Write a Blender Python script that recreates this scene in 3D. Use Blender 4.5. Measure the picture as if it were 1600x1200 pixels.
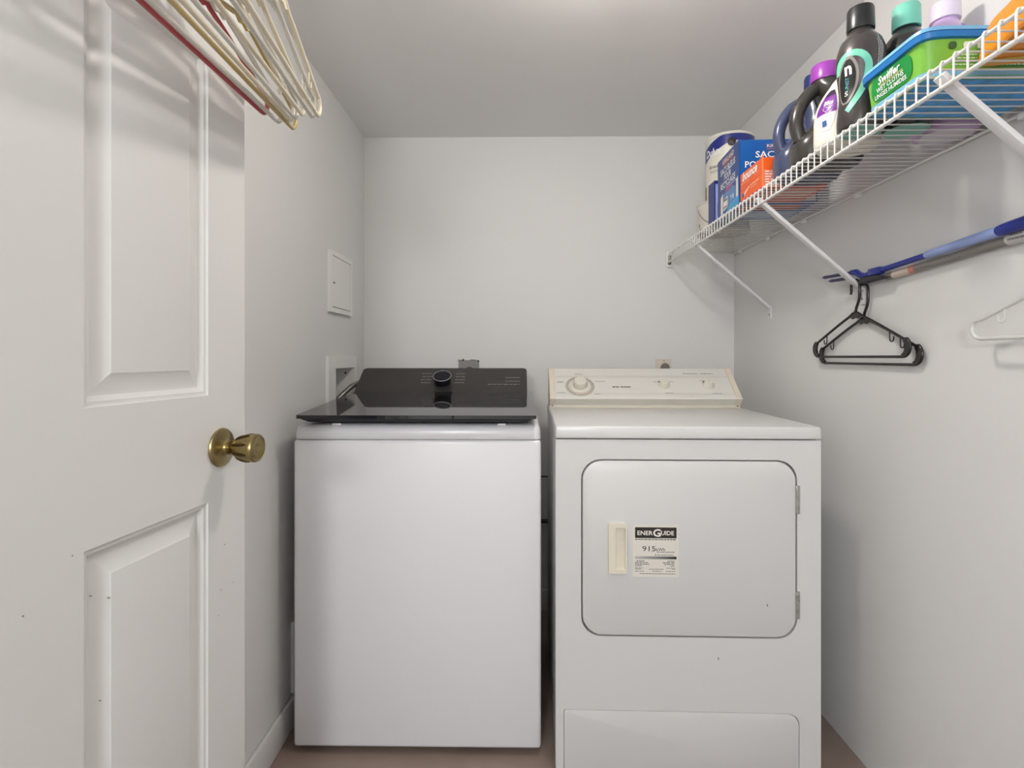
import bpy, bmesh, math, random
from mathutils import Vector, Matrix
random.seed(7)
for o in list(bpy.data.objects): bpy.data.objects.remove(o)
S = bpy.context.scene
COL = S.collection
PI = math.pi

# ------------------------------------------------------------------ camera
cd = bpy.data.cameras.new('camera'); cam = bpy.data.objects.new('camera', cd); COL.objects.link(cam)
cd.sensor_width = 36.0; cd.lens = 36.0 * 860.0 / 1600.0
cd.shift_y = -42.0 / 1600.0; cd.clip_start = 0.02
cam.location = (0, 0, 1.10); cam.rotation_euler = (PI / 2, 0, math.atan(12 / 860.0))
S.camera = cam
# ------------------------------------------------------------------ world, exposure
w = bpy.data.worlds.new('world'); S.world = w; w.use_nodes = True
w.node_tree.nodes['Background'].inputs[0].default_value = (0.9, 0.95, 1, 1)
w.node_tree.nodes['Background'].inputs[1].default_value = 0.05
S.view_settings.view_transform = 'Standard'; S.view_settings.look = 'None'
S.view_settings.gamma = 1.0; S.view_settings.use_curve_mapping = False
S.view_settings.exposure = -0.04
LAMP_POWER = 1.05        # dome light on the laundry ceiling
LAMP_POS = (0.20, 1.12, 2.052)
HALL_FILL_POWER = 7.4       # added fill globe in the hall, out of view behind the camera
HALL_FILL_POS = (-0.38, -1.30, 1.52)

# ------------------------------------------------------------------ materials
MATS = {}
def mat(name, col, rough=0.5, metal=0.0, spec=0.5, var=0.0, vscale=6.0, bump=0.0, bscale=200.0, trans=0.0, coat=0.0, alpha=1.0, sss=0.0):
    if name in MATS: return MATS[name]
    m = bpy.data.materials.new(name); m.use_nodes = True; nt = m.node_tree; b = nt.nodes['Principled BSDF']
    b.inputs['Base Color'].default_value = (*col, 1); b.inputs['Roughness'].default_value = rough
    b.inputs['Metallic'].default_value = metal; b.inputs['Specular IOR Level'].default_value = spec
    if trans: b.inputs['Transmission Weight'].default_value = trans
    if coat: b.inputs['Coat Weight'].default_value = coat; b.inputs['Coat Roughness'].default_value = 0.04
    if sss: b.inputs['Subsurface Weight'].default_value = sss; b.inputs['Subsurface Radius'].default_value = (.01, .01, .01)
    tc = None
    if var or bump:
        tc = nt.nodes.new('ShaderNodeTexCoord')
    if var:
        n = nt.nodes.new('ShaderNodeTexNoise'); n.inputs['Scale'].default_value = vscale; n.inputs['Detail'].default_value = 4
        nt.links.new(tc.outputs['Object'], n.inputs['Vector'])
        mp = nt.nodes.new('ShaderNodeMapRange'); mp.inputs[1].default_value = .3; mp.inputs[2].default_value = .7
        mp.inputs[3].default_value = 1 - var; mp.inputs[4].default_value = 1 + var
        nt.links.new(n.outputs['Fac'], mp.inputs[0])
        mx = nt.nodes.new('ShaderNodeVectorMath'); mx.operation = 'SCALE'; mx.inputs[0].default_value = col
        nt.links.new(mp.outputs[0], mx.inputs['Scale']); nt.links.new(mx.outputs[0], b.inputs['Base Color'])
    if bump:
        n2 = nt.nodes.new('ShaderNodeTexNoise'); n2.inputs['Scale'].default_value = bscale; n2.inputs['Detail'].default_value = 3
        nt.links.new(tc.outputs['Object'], n2.inputs['Vector'])
        bp = nt.nodes.new('ShaderNodeBump'); bp.inputs['Strength'].default_value = bump; bp.inputs['Distance'].default_value = .002
        nt.links.new(n2.outputs['Fac'], bp.inputs['Height']); nt.links.new(bp.outputs[0], b.inputs['Normal'])
    MATS[name] = m; return m
def srgb(r, g, b):
    f = lambda c: (c / 255 / 12.92) if c / 255 <= .04045 else ((c / 255 + .055) / 1.055) ** 2.4
    return (f(r), f(g), f(b))
def pm(r, g, b, rough=.5, **k):
    return mat('print_%d_%d_%d_%d' % (r, g, b, int(rough * 100)), srgb(r, g, b), rough, **k)
def emit(name, col, s):
    m = bpy.data.materials.new(name); m.use_nodes = True; nt = m.node_tree; nt.nodes.clear()
    e = nt.nodes.new('ShaderNodeEmission'); e.inputs[0].default_value = (*col, 1); e.inputs[1].default_value = s
    o = nt.nodes.new('ShaderNodeOutputMaterial'); nt.links.new(e.outputs[0], o.inputs[0]); return m

WALL = mat('wall_paint', (.74, .737, .728), .55, var=.012, vscale=2.5, bump=.05, bscale=260)
CEIL = mat('ceiling_paint', (.88, .877, .868), .8, var=.01, vscale=2, bump=.08, bscale=180)
LGREYD = mat('door_scuff', (.25, .24, .22), .6)
HALLP = mat('hall_paint', (.84, .84, .83), .6, var=.01, vscale=2)
DOORP = mat('door_paint', (.70, .697, .68), .36, var=.01, vscale=3, bump=.03, bscale=120)
TRIM = mat('trim_paint', (.72, .715, .70), .4, var=.01)
FLOORM = mat('vinyl_floor', srgb(146, 128, 118), .4, var=.12, vscale=5, bump=.05)
WASHW = mat('washer_enamel', (.78, .78, .805), .25, var=.004)
DRYW = mat('dryer_enamel', (.69, .69, .685), .28, var=.006, vscale=4)
IVORY = mat('aged_ivory_plastic', srgb(228, 222, 204), .4, var=.02, vscale=20)
CREAM = mat('yellowed_end_cap', srgb(224, 214, 197), .45, var=.03, vscale=20)
CONSOLE = mat('dryer_console_white', srgb(222, 220, 214), .4, var=.006)
KNOBW = mat('dryer_knob_white', srgb(218, 214, 202), .4)
GLASSB = mat('black_lid_glass', (.012, .012, .014), .03, spec=.6)
PANELB = mat('black_control_panel', (.035, .033, .030), .22, spec=.5)
LIPB = mat('black_lid_rim', (.010, .011, .016), .5, spec=.2)
BLACKP = mat('black_plastic', (.012, .012, .012), .3)
RING = mat('silver_ring', (.55, .55, .55), .3, metal=1)
DARKGAP = mat('dark_cavity', (.02, .02, .02), .8)
BRASS = mat('antique_brass', srgb(150, 134, 92), .32, metal=1, var=.12, vscale=30)
BRASSD = mat('dark_brass_groove', srgb(84, 66, 38), .4, metal=1)
WIREW = mat('white_coated_wire', (.80, .795, .775), .35)
BRACEW = mat('white_steel_brace', (.78, .78, .79), .35)
PLASTW = mat('white_plastic', (.84, .835, .815), .4)
METAL = mat('galvanised_metal', (.24, .235, .225), .55, metal=.3, var=.08, vscale=60)
STEEL = mat('hinge_steel', (.5, .5, .49), .35, metal=1, var=.1, vscale=90)
BRAID = mat('braided_steel_hose', (.34, .33, .31), .4, metal=.8, var=.35, vscale=420)
def gradient_print():
    m = bpy.data.materials.new('printed_gradient_bar'); m.use_nodes = True; nt = m.node_tree; b = nt.nodes['Principled BSDF']
    tc = nt.nodes.new('ShaderNodeTexCoord'); sp = nt.nodes.new('ShaderNodeSeparateXYZ'); r = nt.nodes.new('ShaderNodeValToRGB')
    nt.links.new(tc.outputs['Generated'], sp.inputs[0]); nt.links.new(sp.outputs[0], r.inputs[0]); nt.links.new(r.outputs[0], b.inputs['Base Color'])
    r.color_ramp.elements[0].color = (.55, .54, .52, 1); r.color_ramp.elements[1].color = (.01, .01, .01, 1); b.inputs['Roughness'].default_value = .5
    e = r.color_ramp.elements.new(.25); e.color = (.38, .37, .36, 1)
    return m

# ------------------------------------------------------------------ builders
ORI = {}
def tag(o, label=None, cat=None, group=None, kind=None):
    if label: o['label'] = label
    if cat: o['category'] = cat
    if group: o['group'] = group
    if kind: o['kind'] = kind
    return o
def thing(name, label, cat, loc=(0, 0, 0), rz=0, group=None, world=False):
    o = bpy.data.objects.new(name, None); COL.objects.link(o); o.empty_display_size = .05
    o.location = loc; o.rotation_euler = (0, 0, rz); ORI[o] = Vector(loc) if world else Vector((0, 0, 0))
    return tag(o, label, cat, group)
def smooth(me, ang=35):
    for p in me.polygons: p.use_smooth = True
    try: me.set_sharp_from_angle(angle=math.radians(ang))
    except Exception: pass
class MB:
    def __init__(s): s.bm = bmesh.new()
    def merge(s, bm2):
        t = bpy.data.meshes.new('tmp'); bm2.to_mesh(t); bm2.free(); s.bm.from_mesh(t); bpy.data.meshes.remove(t); return s
    def box(s, lo, hi, r=0.0, seg=2):
        b = bmesh.new(); bmesh.ops.create_cube(b, size=1.0)
        for v in b.verts: v.co = Vector([lo[i] + (v.co[i] + .5) * (hi[i] - lo[i]) for i in range(3)])
        if r > 0: bmesh.ops.bevel(b, geom=list(b.edges), offset=r, segments=seg, profile=.5, affect='EDGES', clamp_overlap=True)
        return s.merge(b)
    def hexa(s, vs, r=0.0, seg=2):   # 8 corners: bottom 4 then top 4
        b = bmesh.new(); v = [b.verts.new(p) for p in vs]
        for f in ((3, 2, 1, 0), (4, 5, 6, 7), (0, 1, 5, 4), (1, 2, 6, 5), (2, 3, 7, 6), (3, 0, 4, 7)): b.faces.new([v[i] for i in f])
        bmesh.ops.recalc_face_normals(b, faces=list(b.faces))
        if r > 0: bmesh.ops.bevel(b, geom=list(b.edges), offset=r, segments=seg, profile=.5, affect='EDGES', clamp_overlap=True)
        return s.merge(b)
    def tube(s, pts, r, seg=8, closed=False):
        P = [Vector(p) for p in pts]; n = len(P); R = r if isinstance(r, (list, tuple)) else [r] * n
        T = []
        for i in range(n):
            a = P[(i - 1) % n] if (closed or i > 0) else P[i]; c = P[(i + 1) % n] if (closed or i < n - 1) else P[i]
            T.append((c - a).normalized())
        up = Vector((0, 0, 1)) if abs(T[0].z) < .9 else Vector((1, 0, 0))
        N = (up - T[0] * up.dot(T[0])).normalized(); rings = []
        for i in range(n):
            N = (N - T[i] * N.dot(T[i])).normalized(); B = T[i].cross(N)
            rings.append([s.bm.verts.new(P[i] + (N * math.cos(2 * PI * k / seg) + B * math.sin(2 * PI * k / seg)) * R[i]) for k in range(seg)])
        m = n if closed else n - 1
        for i in range(m):
            A, C = rings[i], rings[(i + 1) % n]
            off = 0
            if closed and i == n - 1:
                off = min(range(seg), key=lambda q: (A[0].co - C[q].co).length)
            for k in range(seg):
                s.bm.faces.new([A[k], A[(k + 1) % seg], C[(k + 1 + off) % seg], C[(k + off) % seg]])
        if not closed:
            s.bm.faces.new(rings[0][::-1]); s.bm.faces.new(rings[-1])
        return s
    def lathe(s, prof, seg=32, M=None, capb=True, capt=True):   # prof [(r,z)] about local z, M matrix
        M = M or Matrix(); rings = []
        for (r, z) in prof:
            rings.append([s.bm.verts.new(M @ Vector((r * math.cos(2 * PI * k / seg), r * math.sin(2 * PI * k / seg), z))) for k in range(seg)])
        for i in range(len(rings) - 1):
            for k in range(seg): s.bm.faces.new([rings[i][k], rings[i][(k + 1) % seg], rings[i + 1][(k + 1) % seg], rings[i + 1][k]])
        if capb: s.bm.faces.new(rings[0][::-1])
        if capt: s.bm.faces.new(rings[-1])
        return s
    def loft(s, rings, seg=36):
        V = []
        for g in rings: V.append([s.bm.verts.new(ring_pt(g, 2 * PI * k / seg)) for k in range(seg)])
        for i in range(len(V) - 1):
            for k in range(seg): s.bm.faces.new([V[i][k], V[i][(k + 1) % seg], V[i + 1][(k + 1) % seg], V[i + 1][k]])
        s.bm.faces.new(V[0][::-1]); s.bm.faces.new(V[-1]); return s
    def plate(s, outer, holes, F, d0, d1):    # planar loops (s,t) in frame F, filled with holes, from depth d0 to d1 along the normal
        b = bmesh.new(); edges = []
        for lp in [outer] + list(holes):
            v = [b.verts.new((p[0], p[1], 0)) for p in lp]
            for i in range(len(v)): edges.append(b.edges.new((v[i], v[(i + 1) % len(v)])))
        bmesh.ops.triangle_fill(b, edges=edges, use_beauty=True, use_dissolve=False)
        bmesh.ops.recalc_face_normals(b, faces=list(b.faces))
        if b.faces and sum(f.normal.z for f in b.faces) < 0: bmesh.ops.reverse_faces(b, faces=list(b.faces))
        if abs(d1 - d0) > 1e-7:
            r = bmesh.ops.extrude_face_region(b, geom=list(b.faces))
            top = [e for e in r['geom'] if isinstance(e, bmesh.types.BMVert)]
            ts = set(top)
            for v in b.verts: v.co.z = d1 if v in ts else d0
            bmesh.ops.recalc_face_normals(b, faces=list(b.faces))
        else:
            for v in b.verts: v.co.z = d0
        for v in b.verts: v.co = F(v.co.x, v.co.y, v.co.z)
        bmesh.ops.recalc_face_normals(b, faces=list(b.faces))
        return s.merge(b)
    def quadgrid(s, fn, nu, nv):
        V = [[s.bm.verts.new(fn(i / nu, j / nv)) for i in range(nu + 1)] for j in range(nv + 1)]
        for j in range(nv):
            for i in range(nu): s.bm.faces.new([V[j][i], V[j][i + 1], V[j + 1][i + 1], V[j + 1][i]])
        return s
    def build(s, name, m, parent=None, ang=35, off=None, recalc=True):
        o_ = off if off is not None else (ORI.get(parent, Vector((0, 0, 0))) if parent else Vector((0, 0, 0)))
        if o_.length: bmesh.ops.translate(s.bm, verts=list(s.bm.verts), vec=-o_)
        if recalc: bmesh.ops.recalc_face_normals(s.bm, faces=list(s.bm.faces))
        me = bpy.data.meshes.new(name); s.bm.to_mesh(me); s.bm.free(); me.materials.append(m); smooth(me, ang)
        o = bpy.data.objects.new(name, me); COL.objects.link(o)
        if parent: o.parent = parent
        ORI[o] = o_; return o
def dup(o, parent=None):
    c = o.copy(); COL.objects.link(c); c.parent = parent
    for ch in list(o.children): dup(ch, c)
    return c
def ring_pt(g, th):
    z, cx, cy, a, b, n = g; c, s_ = math.cos(th), math.sin(th); e = 2.0 / n
    return Vector((cx + a * math.copysign(abs(c) ** e, c), cy + b * math.copysign(abs(s_) ** e, s_), z))
def densify(rings, sub=4):
    out = []
    for i in range(len(rings) - 1):
        p0 = rings[max(i - 1, 0)]; p1 = rings[i]; p2 = rings[i + 1]; p3 = rings[min(i + 2, len(rings) - 1)]
        for k in range(sub):
            t = k / sub
            q = []
            for j in range(6):
                a0, a1, a2, a3 = p0[j], p1[j], p2[j], p3[j]
                q.append(.5 * (2 * a1 + (a2 - a0) * t + (2 * a0 - 5 * a1 + 4 * a2 - a3) * t * t + (3 * a1 - a0 - 3 * a2 + a3) * t ** 3))
            q[0] = p1[0] + (p2[0] - p1[0]) * t
            out.append(tuple(q))
    out.append(tuple(rings[-1])); return out
def surf(rings, th, z, eps=.0006):
    for i in range(len(rings) - 1):
        if rings[i][0] <= z <= rings[i + 1][0]:
            t = (z - rings[i][0]) / max(1e-9, rings[i + 1][0] - rings[i][0])
            g = [rings[i][j] + (rings[i + 1][j] - rings[i][j]) * t for j in range(6)]; break
    else: g = list(rings[0] if z < rings[0][0] else rings[-1])
    g[3] += eps; g[4] += eps
    p = ring_pt(g, th); p.z = z; return p
def rrect(x0, x1, y0, y1, r, seg=6, rs=None):   # rounded rectangle loop, r or 4 radii (bl, br, tr, tl)
    R = rs or (r, r, r, r); L = []
    for (cx, cy, a0, q) in ((x0 + R[0], y0 + R[0], PI, R[0]), (x1 - R[1], y0 + R[1], 1.5 * PI, R[1]), (x1 - R[2], y1 - R[2], 0, R[2]), (x0 + R[3], y1 - R[3], .5 * PI, R[3])):
        for k in range(seg + 1):
            a = a0 + .5 * PI * k / seg; L.append((cx + q * math.cos(a), cy + q * math.sin(a)))
    out = []
    for p in L:
        if not out or (abs(p[0] - out[-1][0]) + abs(p[1] - out[-1][1])) > 1e-6: out.append(p)
    return out
def frame(O, u, v):
    O, u, v = Vector(O), Vector(u).normalized(), Vector(v).normalized(); n = u.cross(v)
    return lambda s, t, d=0.0: O + u * s + v * t + n * d
# lettering: a font curve turned into a mesh and fitted into a box of the frame
_tc = {}
def text_verts(txt, bold, shear):
    key = (txt, bold, shear)
    if key in _tc: return _tc[key]
    c = bpy.data.curves.new('t', 'FONT'); c.body = txt; c.size = 1; c.offset = bold; c.shear = shear; c.resolution_u = 2
    c.fill_mode = 'FRONT'; o = bpy.data.objects.new('t', c); COL.objects.link(o)
    me = bpy.data.meshes.new_from_object(o.evaluated_get(bpy.context.evaluated_depsgraph_get()))
    vs = [v.co.copy() for v in me.vertices]; fs = [tuple(p.vertices) for p in me.polygons]
    bpy.data.objects.remove(o); bpy.data.curves.remove(c); bpy.data.meshes.remove(me)
    x0 = min(v.x for v in vs); x1 = max(v.x for v in vs); y0 = min(v.y for v in vs); y1 = max(v.y for v in vs)
    vs = [((v.x - x0) / (x1 - x0), (v.y - y0) / (y1 - y0)) for v in vs]
    _tc[key] = (vs, fs); return vs, fs
def letter(parent, txt, F, x, y, wd, ht, m, eps=.0008, bold=.0, shear=0.0, name='lettering', rot=0.0):
    vs, fs = text_verts(txt, bold, shear); b = MB(); c, s_ = math.cos(rot), math.sin(rot)
    V = []
    for (a, q) in vs:
        lx, ly = (a - .5) * wd, (q - .5) * ht
        V.append(b.bm.verts.new(F(x + lx * c - ly * s_, y + lx * s_ + ly * c, eps)))
    for f in fs:
        try: b.bm.faces.new([V[i] for i in f])
        except Exception: pass
    return b.build(name, m, parent, recalc=False)
def patch(parent, F, loop, m, eps=.0004, name='printed_panel'):
    return MB().plate(loop, [], F, 0.0, eps).build(name, m, parent)
def bars(parent, F, rects, m, eps=.0008, name='small_print'):   # rows of print too small to read
    b = MB()
    for (x0, x1, y0, y1) in rects:
        v = [b.bm.verts.new(F(x, y, eps)) for (x, y) in ((x0, y0), (x1, y0), (x1, y1), (x0, y1))]; b.bm.faces.new(v)
    o = b.build(name, m, parent, recalc=False)
    if len(rects) > 1: o['kind'] = 'stuff'
    return o
def microtext(x0, x1, y0, y1, n=6):   # broken dashes like a line of tiny type
    L = []; x = x0
    while x < x1:
        wd = random.uniform(.5, 1.4) * (x1 - x0) / n; L.append((x, min(x + wd * .8, x1), y0, y1)); x += wd
    return L

# ================================================================== THE SETTING
XL, XR, YB, YF, ZC = -.681, .930, 2.40, .19, 2.06
def struct(b, name, m, parent=None):
    o = b.build(name, m, parent); 
    if parent is None: o['kind'] = 'structure'
    return o
HX0, HX1, HY0, HZ = -1.5, 1.5, -2.3, 2.35
struct(MB().box((HX0 - .1, HY0 - .1, -.1), (HX1 + .1, YB + .12, 0)), 'floor', FLOORM)
struct(MB().box((XL - .12, YF, ZC), (XR + .12, YB + .12, ZC + .1)), 'ceiling', CEIL)
struct(MB().box((XL - .12, YB, 0), (XR + .12, YB + .12, ZC)), 'wall_back', WALL)
struct(MB().box((XR, YF, 0), (XR + .12, YB, ZC)), 'wall_right', WALL)
FYZ = frame((XL, 0, 0), (0, -1, 0), (0, 0, 1))          # s = -y, t = z, normal = -x (points out of the room)
FYZr = frame((XL, 0, 0), (0, 1, 0), (0, 0, 1))          # s = y, normal = +x (into the room)
RB = (1.996, 2.226, .86, 1.0605)                         # recess opening for the washer taps
b = MB(); b.plate([(YF, 0), (YB, 0), (YB, ZC), (YF, ZC)], [[(RB[0], RB[2]), (RB[1], RB[2]), (RB[1], RB[3]), (RB[0], RB[3])]], FYZr, -.12, 0)
struct(b, 'wall_left', WALL)
DX0, DX1 = -.625, .82                                    # doorway, widened out of view to let the hall fill light in
b = MB(); b.box((HX0, YF - .12, 0), (DX0, YF, HZ)); b.box((DX1, YF - .12, 0), (HX1, YF, HZ)); b.box((DX0, YF - .12, 2.045), (DX1, YF, HZ))
struct(b, 'wall_front', WALL)
struct(MB().box((HX0, HY0, HZ), (HX1, YF - .12, HZ + .1)), 'ceiling_hall', HALLP)
struct(MB().box((HX0 - .1, HY0, 0), (HX0, YF, HZ)), 'wall_hall_left', HALLP)
struct(MB().box((HX1, HY0, 0), (HX1 + .1, YF, HZ)), 'wall_hall_right', HALLP)
struct(MB().box((HX0, HY0 - .1, 0), (HX1, HY0, HZ)), 'wall_hall_back', HALLP)
struct(MB().box((XL + .013, YB - .013, 0), (XR, YB, .091), .004), 'baseboard_back', TRIM)
struct(MB().box((XL, YF, 0), (XL + .013, YB, .091), .004), 'baseboard_left', TRIM)
b = MB(); b.box((DX0 - .0, YF - .121, 0), (DX0 + .018, YF + .001, 2.045)); b.box((DX1 - .018, YF - .121, 0), (DX1, YF + .001, 2.045)); b.box((DX0, YF - .121, 2.03), (DX1, YF + .001, 2.045))
struct(b, 'trim_1', TRIM)

# ---- the open panel door
DANG = .0984
DO = Vector((-.586, .200, 0)); du = Vector((math.sin(DANG), math.cos(DANG), 0)); dn = Vector((math.cos(DANG), -math.sin(DANG), 0))
DW, DT, DH = .81, .035, 2.025
def FD(s, t, d=0.0): return DO + du * s + Vector((0, 0, t)) + dn * d
door = bpy.data.objects.new('door_1', None); COL.objects.link(door); door.location = DO; ORI[door] = DO.copy(); door['kind'] = 'structure'
door['label'] = 'white moulded panel door standing open beside the left wall'
k0 = DW - .0686 - .0326 ; COLS = [(DW - .1012 - .233, DW - .1012), (.1012, .1012 + .233)]
ROWS = [(.24, .859), (1.0365, 1.60), (1.70, 1.90)]
holes = []
for (x0, x1) in COLS:
    for (z0, z1) in ROWS: holes.append([(x0, z0), (x1, z0), (x1, z1), (x0, z1)])
b = MB(); b.plate([(0, .008), (DW, .008), (DW, DH), (0, DH)], holes, FD, -DT + .006, 0)
b.plate([(0.001, .009), (DW - .001, .009), (DW - .001, DH - .001), (.001, DH - .001)], [], FD, -DT, -.0115)
b.build('door_slab', DOORP, door)
prof = [(0, 0), (.0015, -.0025), (.005, -.0035), (.007, -.0035), (.010, -.0065), (.014, -.0098), (.0175, -.0105), (.019, -.0105), (.040, -.0035), (.0425, -.0018), (.0445, -.0015)]
for (x0, x1) in COLS:
    for (z0, z1) in ROWS:
        b = MB(); prev = None
        for (i, d) in prof:
            lp = [b.bm.verts.new(FD(*p, d)) for p in ((x0 + i, z0 + i), (x1 - i, z0 + i), (x1 - i, z1 - i), (x0 + i, z1 - i))]
            if prev:
                for k in range(4): b.bm.faces.new([prev[k], prev[(k + 1) % 4], lp[(k + 1) % 4], lp[k]])
            prev = lp
        b.bm.faces.new(prev); b.build('raised_panel', DOORP, door, ang=20)
# tulip knob
KX, KZ = DW - .0686, .945
MK = Matrix.Translation(FD(KX, KZ, 0)) @ Matrix((( -du.x, 0, dn.x, 0), (-du.y, 0, dn.y, 0), (0, 1, 0, 0), (0, 0, 0, 1)))
kn = MB().lathe([(.0, .0), (.0325, .0), (.0335, .002), (.0325, .0045), (.029, .0065), (.024, .008), (.016, .010), (.0125, .0125), (.0115, .016), (.0125, .018), (.0125, .021)], 40, MK, capb=False).build('door_knob', BRASS, door)
tul = [(.0098, .0205), (.0105, .024), (.0135, .027), (.0165, .032), (.0195, .040), (.0218, .048), (.0232, .056), (.0240, .062), (.0242, .065), (.0228, .068), (.0195, .0695), (.0185, .0685), (.013, .0675), (.0075, .067), (.006, .068), (.0035, .0685), (0.0005, .0686)]
MB().lathe(tul, 48, MK, capb=False).build('tulip_grip', BRASS, kn)
for k in range(8):
    a = 2 * PI * (k + .5) / 8; pts = []
    for (r, z) in ((.0150, .030), (.0178, .036), (.0202, .043), (.0222, .051), (.0234, .0585)):
        pts.append(MK @ Vector((math.cos(a) * (r + .0003), math.sin(a) * (r + .0003), z)))
    MB().tube(pts, [.0010, .0026, .0032, .0028, .0012], 8).build('groove', BRASSD, kn)
b = MB(); b.box((-.0125, 0, -.028), (.0125, .002, .028)); 
for v in b.bm.verts: v.co = FD(DW + v.co.y * .6, KZ + v.co.z, -DT / 2 + v.co.x)
b.build('latch_plate', BRASS, door)
for (sx_, sz_, r_) in ((.40, .815, .0011), (.486, .80, .0010), (.513, .786, .0012), (.752, .775, .0010), (.742, .70, .0009), (.735, .66, .0009), (.775, .70, .0008), (.50, .66, .0009), (.46, .86, .0008)):
    MB().lathe([(r_, -.002), (r_, .0006), (r_ * .4, .0010)], 8, Matrix.Translation(FD(sx_, sz_, 0)) @ Matrix(((-du.x, 0, dn.x, 0), (-du.y, 0, dn.y, 0), (0, 1, 0, 0), (0, 0, 0, 1)))).build('scuff', LGREYD, door)
for (z0) in (.25, 1.05, 1.80):
    MB().tube([FD(-.004, z0, .004), FD(-.004, z0 + .09, .004)], .006, 10).build('hinge', BRASS, door)

# ---- ceiling lamp, then an unseen fill light added in the hall
t = thing('ceiling_lamp', 'small round dome light flush on the laundry ceiling', 'lamp', (LAMP_POS[0], LAMP_POS[1], ZC), world=True)
MLp = Matrix.Translation((LAMP_POS[0], LAMP_POS[1], 0))
MB().lathe([(.062, ZC - .0005), (.075, ZC - .0005), (.073, ZC - .006), (.063, ZC - .034), (.055, ZC - .036), (.01, ZC - .037)], 40, MLp, capb=False, capt=False).build('trim_ring', PLASTW, t)
MB().lathe([(.062 * math.cos(.5 * PI * k / 9), ZC - .036 - .062 * math.sin(.5 * PI * k / 9)) for k in range(0, 9)], 40, MLp).build('light_dome', emit('lit_dome', (1, .935, .855), LAMP_POWER * 10 / (2 * PI * PI * .062 ** 2)), t)
t = thing('hall_fill_light', 'added fill light on a stand, out of view in the hall', 'lamp', (HALL_FILL_POS[0], HALL_FILL_POS[1], 0), world=True)
MB().lathe([(.13, 0), (.13, .015), (.02, .03), (.011, .05), (.011, HALL_FILL_POS[2] - .19), (.045, HALL_FILL_POS[2] - .17), (.05, HALL_FILL_POS[2] - .15)], 32, Matrix.Translation((HALL_FILL_POS[0], HALL_FILL_POS[1], 0))).build('stand', BLACKP, t)
rl = .17
MB().lathe([(rl * math.sin(PI * k / 16), -rl * math.cos(PI * k / 16)) for k in range(1, 16)], 32, Matrix.Translation(HALL_FILL_POS)).build('globe', emit('fill_glow', (.965, .98, 1), HALL_FILL_POWER * 10 / (4 * PI * PI * rl * rl)), t)

# ================================================================== WASHER
WX0, WX1, WY0, WY1 = -.627, .059, 1.515, 2.19
wm = thing('washing_machine', 'white top load washing machine with a black glass lid', 'washer', ((WX0 + WX1) / 2, WY0, 0), world=True)
MB().box((WX0, WY0, .02), (WX1, WY1, .8715), .010, 4).build('cabinet', WASHW, wm)
for (x, y) in ((WX0 + .06, WY0 + .06), (WX1 - .06, WY0 + .06), (WX0 + .06, WY1 - .06), (WX1 - .06, WY1 - .06)):
    MB().lathe([(.02, 0), (.022, .004), (.018, .012), (.01, .022)], 16, Matrix.Translation((x, y, 0))).build('foot', BLACKP, wm)
zt = lambda y: .912 + (y - WY0) * .052                    # deck top, rising to the back
b = MB(); rows = []
for (ins, fz) in ((.0012, 'b'), (.0005, .0), (.001, .55), (.004, .80), (.009, .93), (.017, 1.0), (.05, 1.0)):
    lp = rrect(WX0 + ins, WX1 - ins, WY0 + ins * (1.3 if fz != 'b' else 1), WY1 - ins, .022, 6)
    z = (lambda y: .8730) if fz == 'b' else (lambda y, q=fz: .8735 + (zt(y) - .8735) * q)
    rows.append([b.bm.verts.new((p[0], p[1], z(p[1]))) for p in lp])
for i in range(len(rows) - 1):
    n = len(rows[i])
    for k in range(n): b.bm.faces.new([rows[i][k], rows[i][(k + 1) % n], rows[i + 1][(k + 1) % n], rows[i + 1][k]])
b.bm.faces.new(rows[-1]); b.bm.faces.new(rows[0][::-1]); b.build('top_deck', WASHW, wm, ang=50)
LX0, LX1, LY0, LY1 = -.612, .046, 1.492, 2.035
zl = lambda y: .9415 + (y - LY0) * .055
b = MB(); rows = []
for (ins, inf, dz) in ((.045, .045, -.026), (.022, .022, -.022), (.008, .006, -.0125), (.004, .003, -.0095)):
    rows.append([b.bm.verts.new((p[0], p[1], zl(p[1]) + dz)) for p in rrect(LX0 + ins, LX1 - ins, LY0 + inf, LY1 - .004, .014, 5)])
for i in range(len(rows) - 1):
    n = len(rows[i])
    for k in range(n): b.bm.faces.new([rows[i][k], rows[i][(k + 1) % n], rows[i + 1][(k + 1) % n], rows[i + 1][k]])
b.bm.faces.new(rows[-1]); b.bm.faces.new(rows[0][::-1])
lid = b.build('lid_rim', LIPB, wm, ang=30)
FL = lambda s, t, d=0.0: Vector((s, t, zl(t) + d))
b = MB(); b.plate(rrect(LX0, LX1, LY0, LY1, .008, 5), [], FL, -.0095, 0); b.build('lid_glass', GLASSB, lid, ang=30)
for x in (-.51, -.05): MB().box((x - .012, WY0 + .010, zt(WY0 + .02) - .003), (x + .012, WY0 + .024, zt(WY0 + .02) + .003), .002).build('bumper', WASHW, wm)
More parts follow.
